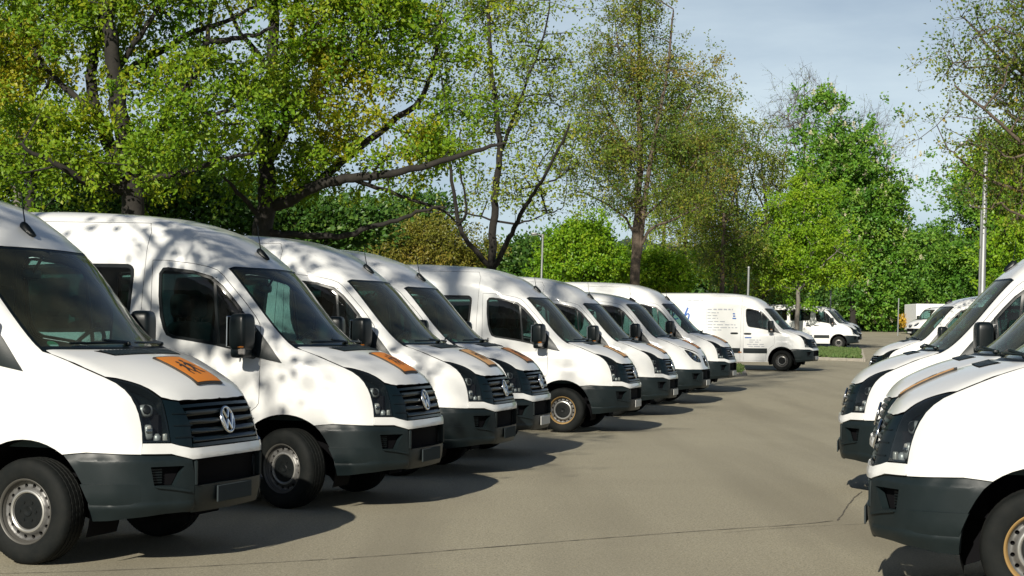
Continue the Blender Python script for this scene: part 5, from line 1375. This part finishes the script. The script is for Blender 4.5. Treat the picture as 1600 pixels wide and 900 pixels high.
for i, (lab, px, D, bl, lf, n_) in enumerate([
    ('slender drooping tree right of the tall centre tree, russet young leaves', 1128, 92, [(1120, 250, 45, 110), (1135, 370, 50, 70), (1118, 170, 28, 50)], 'leaf_brown', 430),
    ('bushy russet-green tree left of the bright round maple', 1195, 98, [(1190, 300, 50, 85), (1205, 400, 55, 60), (1180, 215, 30, 45)], 'leaf_brown', 460),
    ('green drooping tree between the tall centre tree and its russet neighbour', 1070, 100, [(1065, 350, 50, 80), (1085, 240, 35, 80)], 'leaf_spring', 380),
    ('blue-green drooping birch glimpsed behind the tall centre tree', 1035, 104, [(1030, 210, 40, 120), (960, 230, 40, 110), (1090, 300, 35, 80)], 'leaf_dark', 420),
    ('dark drooping tree in the shade behind the lettered panel van', 1150, 110, [(1150, 410, 60, 50), (1120, 330, 45, 60)], 'leaf_dark', 360)]):
    tree('drooping_tree', lab, 'tree', D, (px,), [([(px, 420), (px + 4, 330), (px - 3, 280), (px - 5, 235 if i < 2 else 265)], .16, .03), ([(px + 2, 360), (px + 25, 290), (px + 35, 220)], .07, .02), ([(px, 330), (px - 25, 270), (px - 32, 210)], .06, .02)], bl, int(n_ * 1.15), lf, bark='bark_brown', per_twig=8, size=.125, twig_len=.9, clump=(8, .6), deep=.6, tone=(.30, .25, .2), group=BT, droop=.5, hollow=.05)
tree('bare_tree', 'leafless grey tree rising above the chestnut', 'tree', 215, (1255,), [([(1254, 330), (1256, 260), (1258, 190), (1256, 125)], .17, .035), ([(1256, 270), (1238, 220), (1228, 160)], .10, .03), ([(1257, 230), (1275, 190), (1282, 140)], .10, .03), ([(1254, 330), (1330, 290), (1372, 250), (1385, 215)], .12, .03), ([(1330, 290), (1395, 315), (1408, 300)], .07, .03)],
     [(1255, 165, 36, 48), (1232, 195, 28, 40), (1360, 235, 30, 50), (1395, 305, 18, 25), (1340, 210, 26, 40)], 420, 'leaf_brown', bark='bark_brown', r_tip=.045, per_twig=1, twigs=6, twig_len=1.8, size=.16, clump=(3, 1.6), group=BT)
tree('chestnut_tree', 'tall horse chestnut in white blossom behind the small round maple', 'tree', 180, (1335,), [([(1335, 400), (1330, 300), (1318, 235), (1308, 195)], .45, .08), ([(1332, 350), (1370, 300), (1385, 260)], .2, .05), ([(1332, 380), (1290, 320), (1275, 260)], .2, .05)],
     [(1300, 195, 26, 48), (1300, 170, 14, 26), (1305, 255, 52, 60), (1340, 320, 62, 75), (1355, 400, 58, 70), (1375, 460, 38, 50), (1290, 330, 50, 70), (1375, 360, 30, 50)], 2100, 'leaf_chestnut', per_twig=8, size=.34, twig_len=1.0, clump=(10, 1.1), tone=(.45, .25, .2), extra=420, group=BT, hollow=.45)
tree('maple_tree', 'small round bright green maple growing on the grass island', 'tree', 94.0, (1246,), [([(1247, 470), (1247, 440), (1250, 400), (1255, 340), (1258, 300)], .15, .04), ([(1247, 455), (1268, 430), (1295, 405), (1315, 385)], .07, .02), ([(1247, 445), (1225, 410), (1200, 385)], .07, .02), ([(1250, 400), (1285, 360), (1300, 330)], .05, .02), ([(1250, 400), (1225, 350), (1215, 320)], .05, .02)],
     [(1255, 330, 55, 55), (1215, 395, 45, 48), (1295, 395, 45, 50), (1250, 400, 70, 50), (1262, 295, 28, 28), (1240, 430, 45, 20), (1247, 466, 9, 14)], 900, 'leaf_fresh', bark='bark_grey', per_twig=10, size=.135, twig_len=.4, clump=(10, .38), tone=(.48, .2, .18), hollow=.35, deep=.45)
for lab, px, D, bl, n_, lf in [
    ('dark green round tree right of the chestnut, over the distant van', 1450, 205, [(1450, 410, 45, 60), (1425, 445, 28, 45), (1480, 430, 40, 55)], 420, 'leaf_chestnut'),
    ('broad green tree behind the two lamp posts', 1545, 190, [(1530, 380, 55, 90), (1575, 330, 55, 110), (1500, 430, 40, 50), (1545, 290, 40, 60)], 620, 'leaf_chestnut'),
    ('tall green tree at the right edge behind the overhanging twigs', 1600, 165, [(1600, 270, 55, 80), (1620, 380, 70, 100), (1570, 260, 35, 45)], 520, 'leaf_fresh')]:
    tree('broad_tree', lab, 'tree', D, (px,), [([(px, 470), (px + 2, 440), (px, 415), (px + 4, min(c_[1] - c_[3] for c_ in bl) + 28)], .3, .06), ([(px, 440), (px + 30, 390), (px + 40, 340)], .13, .04), ([(px, 430), (px - 25, 390), (px - 32, 350)], .13, .04)], bl, int(n_ * 1.7), lf, per_twig=8, size=.34, twig_len=1.0, clump=(10, 1.1), tone=(.42, .22, .2), group=BT, hollow=.4)
tree('overhanging_tree', 'near tree out of the right edge, its thin budding twigs hanging into the sky', 'tree', 30, (1790,),
     [([(1790, 460), (1785, 360), (1770, 260), (1750, 120), (1740, -60)], .20, .07), ([(1780, 330), (1700, 240), (1640, 170), (1560, 95), (1505, 25)], .06, .012), ([(1778, 330), (1680, 280), (1600, 225), (1540, 175), (1490, 130)], .06, .012), ([(1782, 360), (1690, 320), (1600, 300), (1530, 275), (1485, 235)], .055, .012),
      ([(1765, 220), (1700, 110), (1620, 20), (1570, -40)], .06, .015), ([(1772, 270), (1690, 200), (1600, 120), (1530, 40)], .05, .012), ([(1785, 380), (1700, 360), (1610, 345), (1560, 320)], .045, .012), ([(1760, 160), (1680, 60), (1640, -30)], .05, .02)],
     [(1570, 80, 75, 95), (1600, 200, 75, 95), (1545, 200, 50, 60), (1640, 60, 70, 110), (1570, 290, 55, 50), (1660, 200, 80, 130), (1700, 60, 90, 130), (1515, 60, 28, 50)], 850, 'leaf_brown', bark='bark_brown', r_tip=.006, per_twig=6, twigs=4, size=.06, twig_len=.40, clump=(3, .3), tone=(.3, .25, .2), droop=-.15)
def SHADE():
    """Tall thinly leaved tree just left of the picture; its branches throw the dappled shade along the row."""
    def w(x, y, z):   # place in metres -> the (px, py, distance) form that tree() uses is not handy here
        return np.array([x, y, z], float)
    pb = w(-10.2, 1.5, -.1); root = bpy.data.objects.new('roadside_tree', None); COL.objects.link(root); root.location = pb
    root['label'] = 'tall thinly leaved tree left of the nearest van, shading the row'; root['category'] = 'tree'
    sd = [(smooth_poly(np.array([pb, w(-10, 1.6, 6), w(-9.6, 1.8, 14), w(-9.8, 1.6, 24), w(-9.8, 1.5, 37)]), 2), .34, .05)]
    for h, dx, dy, dz in ((6.5, 3.2, 1.5, 3), (8, 3.4, -1.0, 2.6), (11, 2.4, .5, 4), (7.2, 2.4, -2.2, 3.0), (14, 2.2, 1.5, 4.5), (18, 2.0, .5, 5), (21, 1.8, 1.4, 4.5), (24, 1.8, -.8, 5), (27, 1.6, .6, 4), (10, -4, 1, 4), (17, -4, 0, 4), (30, 1.8, .4, 3)):
        a = w(-9.8, 1.7, h); sd.append((smooth_poly(np.array([a, a + w(dx * .45, dy * .5, dz * .35), a + w(dx, dy, dz)]), 2), .10, .025))
    bl = [(w(-7.2, 1.8, 9.6), w(1.6, 2.0, 1.5)), (w(-8.2, 1.5, 14.0), w(1.8, 2.0, 2)), (w(-9.0, 1.6, 19), w(1.7, 2.0, 3)), (w(-9.6, 1.5, 25), w(1.7, 2.0, 3.5)), (w(-10., 1.5, 31), w(1.7, 2, 3)), (w(-10.9, 1.5, 34.5), w(2.2, 2, 3)), (w(-11.5, 1.5, 18), w(3, 3, 8))]
    for P_ in ([w(-9.8, 1.7, 5), w(-7.2, 6, 6.3), w(-4.9, 9.9, 5.8)], [w(-9.8, 1.7, 6.5), w(-7.6, 7, 8.2), w(-5.3, 11, 8.2)]): sd.append((smooth_poly(np.array(P_), 2), .11, .02))
    low = [(w(-4.9, 9.2, 6.0), w(1.2, 1.6, .8)), (w(-5.4, 10.4, 8), w(1.5, 1.4, 1.1))]
    finish_tree(root, pb, sd, np.concatenate([in_blobs(bl, 440, .05), in_blobs(low, 62, .05)]), 'leaf_spring', 'bark', .024, 4, .7, 4, .13, (.4, .2, .2), 0, 0, 0, None)
# a tall, thinly leaved tree left of the nearest van, out of the picture: its shade falls along the row
SHADE()

# ------------------------------------------------------------------ bushes
BS = 'bushes behind the left row'
for lab, D, bl, n_, lf, sz in [
    ('tall dull green bush behind the long bough', 86, [(620, 360, 70, 45), (660, 335, 45, 40), (560, 400, 60, 40)], 420, 'leaf_dark', .2),
    ('dark green hedge behind the thin lamp post', 112, [(850, 410, 48, 42), (800, 420, 40, 34), (900, 400, 40, 40)], 420, 'leaf_dark', .26),
    ('shaded green thicket at the far left behind the nearest van', 56, [(40, 290, 90, 70), (-60, 300, 90, 100), (120, 310, 70, 55)], 460, 'leaf_dark', .17),
    ('green thicket between the two big oaks', 58, [(230, 310, 90, 55), (320, 315, 80, 50), (280, 280, 60, 40)], 430, 'leaf_dark', .17),
    ('green thicket under the long bough of the oak', 60, [(470, 350, 70, 40), (540, 345, 60, 40), (400, 330, 60, 45)], 380, 'leaf_dark', .17),
    ('dark dense shrub behind the low-roof passenger van', 186, [(1330, 470, 60, 38), (1370, 480, 36, 34), (1290, 470, 40, 36)], 420, 'leaf_chestnut', .42),
    ('dark shrub in the shade right of the lettered van roof', 125, [(1200, 450, 45, 34), (1245, 470, 40, 30)], 260, 'leaf_dark', .3)]:
    shrub('bush', lab, 'bush', D, bl, n_, lf, sz, BS, spread=sz * 2.6, per=30)
shrub('bush', 'small golden-yellow bush beside the white trailer far back', 'bush', 170, [(1422, 503, 6, 11)], 60, 'leaf_gold', .25, None, spread=.3, per=24)

for lab, px, D, bl, n_, lf, sz, cl in [
    ('dense olive-brown rounded bush behind the third and fourth vans', 672, 75, [(650, 398, 68, 36), (705, 388, 48, 38), (665, 372, 40, 24)], 620, 'leaf_olive', .105, (9, .42)),
    ('bright yellow-green bushy tree left of the tall centre tree', 905, 86, [(905, 385, 40, 34), (880, 420, 40, 30), (940, 420, 42, 32), (915, 360, 22, 16)], 560, 'leaf_fresh', .15, (9, .42)),
    ('bright yellow-green bushy tree right of the tall centre tree', 1032, 88, [(1025, 425, 32, 26), (1045, 440, 28, 20)], 300, 'leaf_fresh', .15, (9, .4))]:
    tree('bushy_tree', lab, 'tree', D, (px,), [([(px, 450), (px + 2, 425), (px - 2, 400)], .09, .03), ([(px, 440), (px + 20, 415), (px + 28, 395)], .05, .02), ([(px, 440), (px - 20, 415), (px - 26, 400)], .05, .02)], bl, n_, lf, per_twig=9, twigs=5, size=sz, twig_len=.45, tone=(.45, .24, .2), group=BS, hollow=.35, clump=cl)
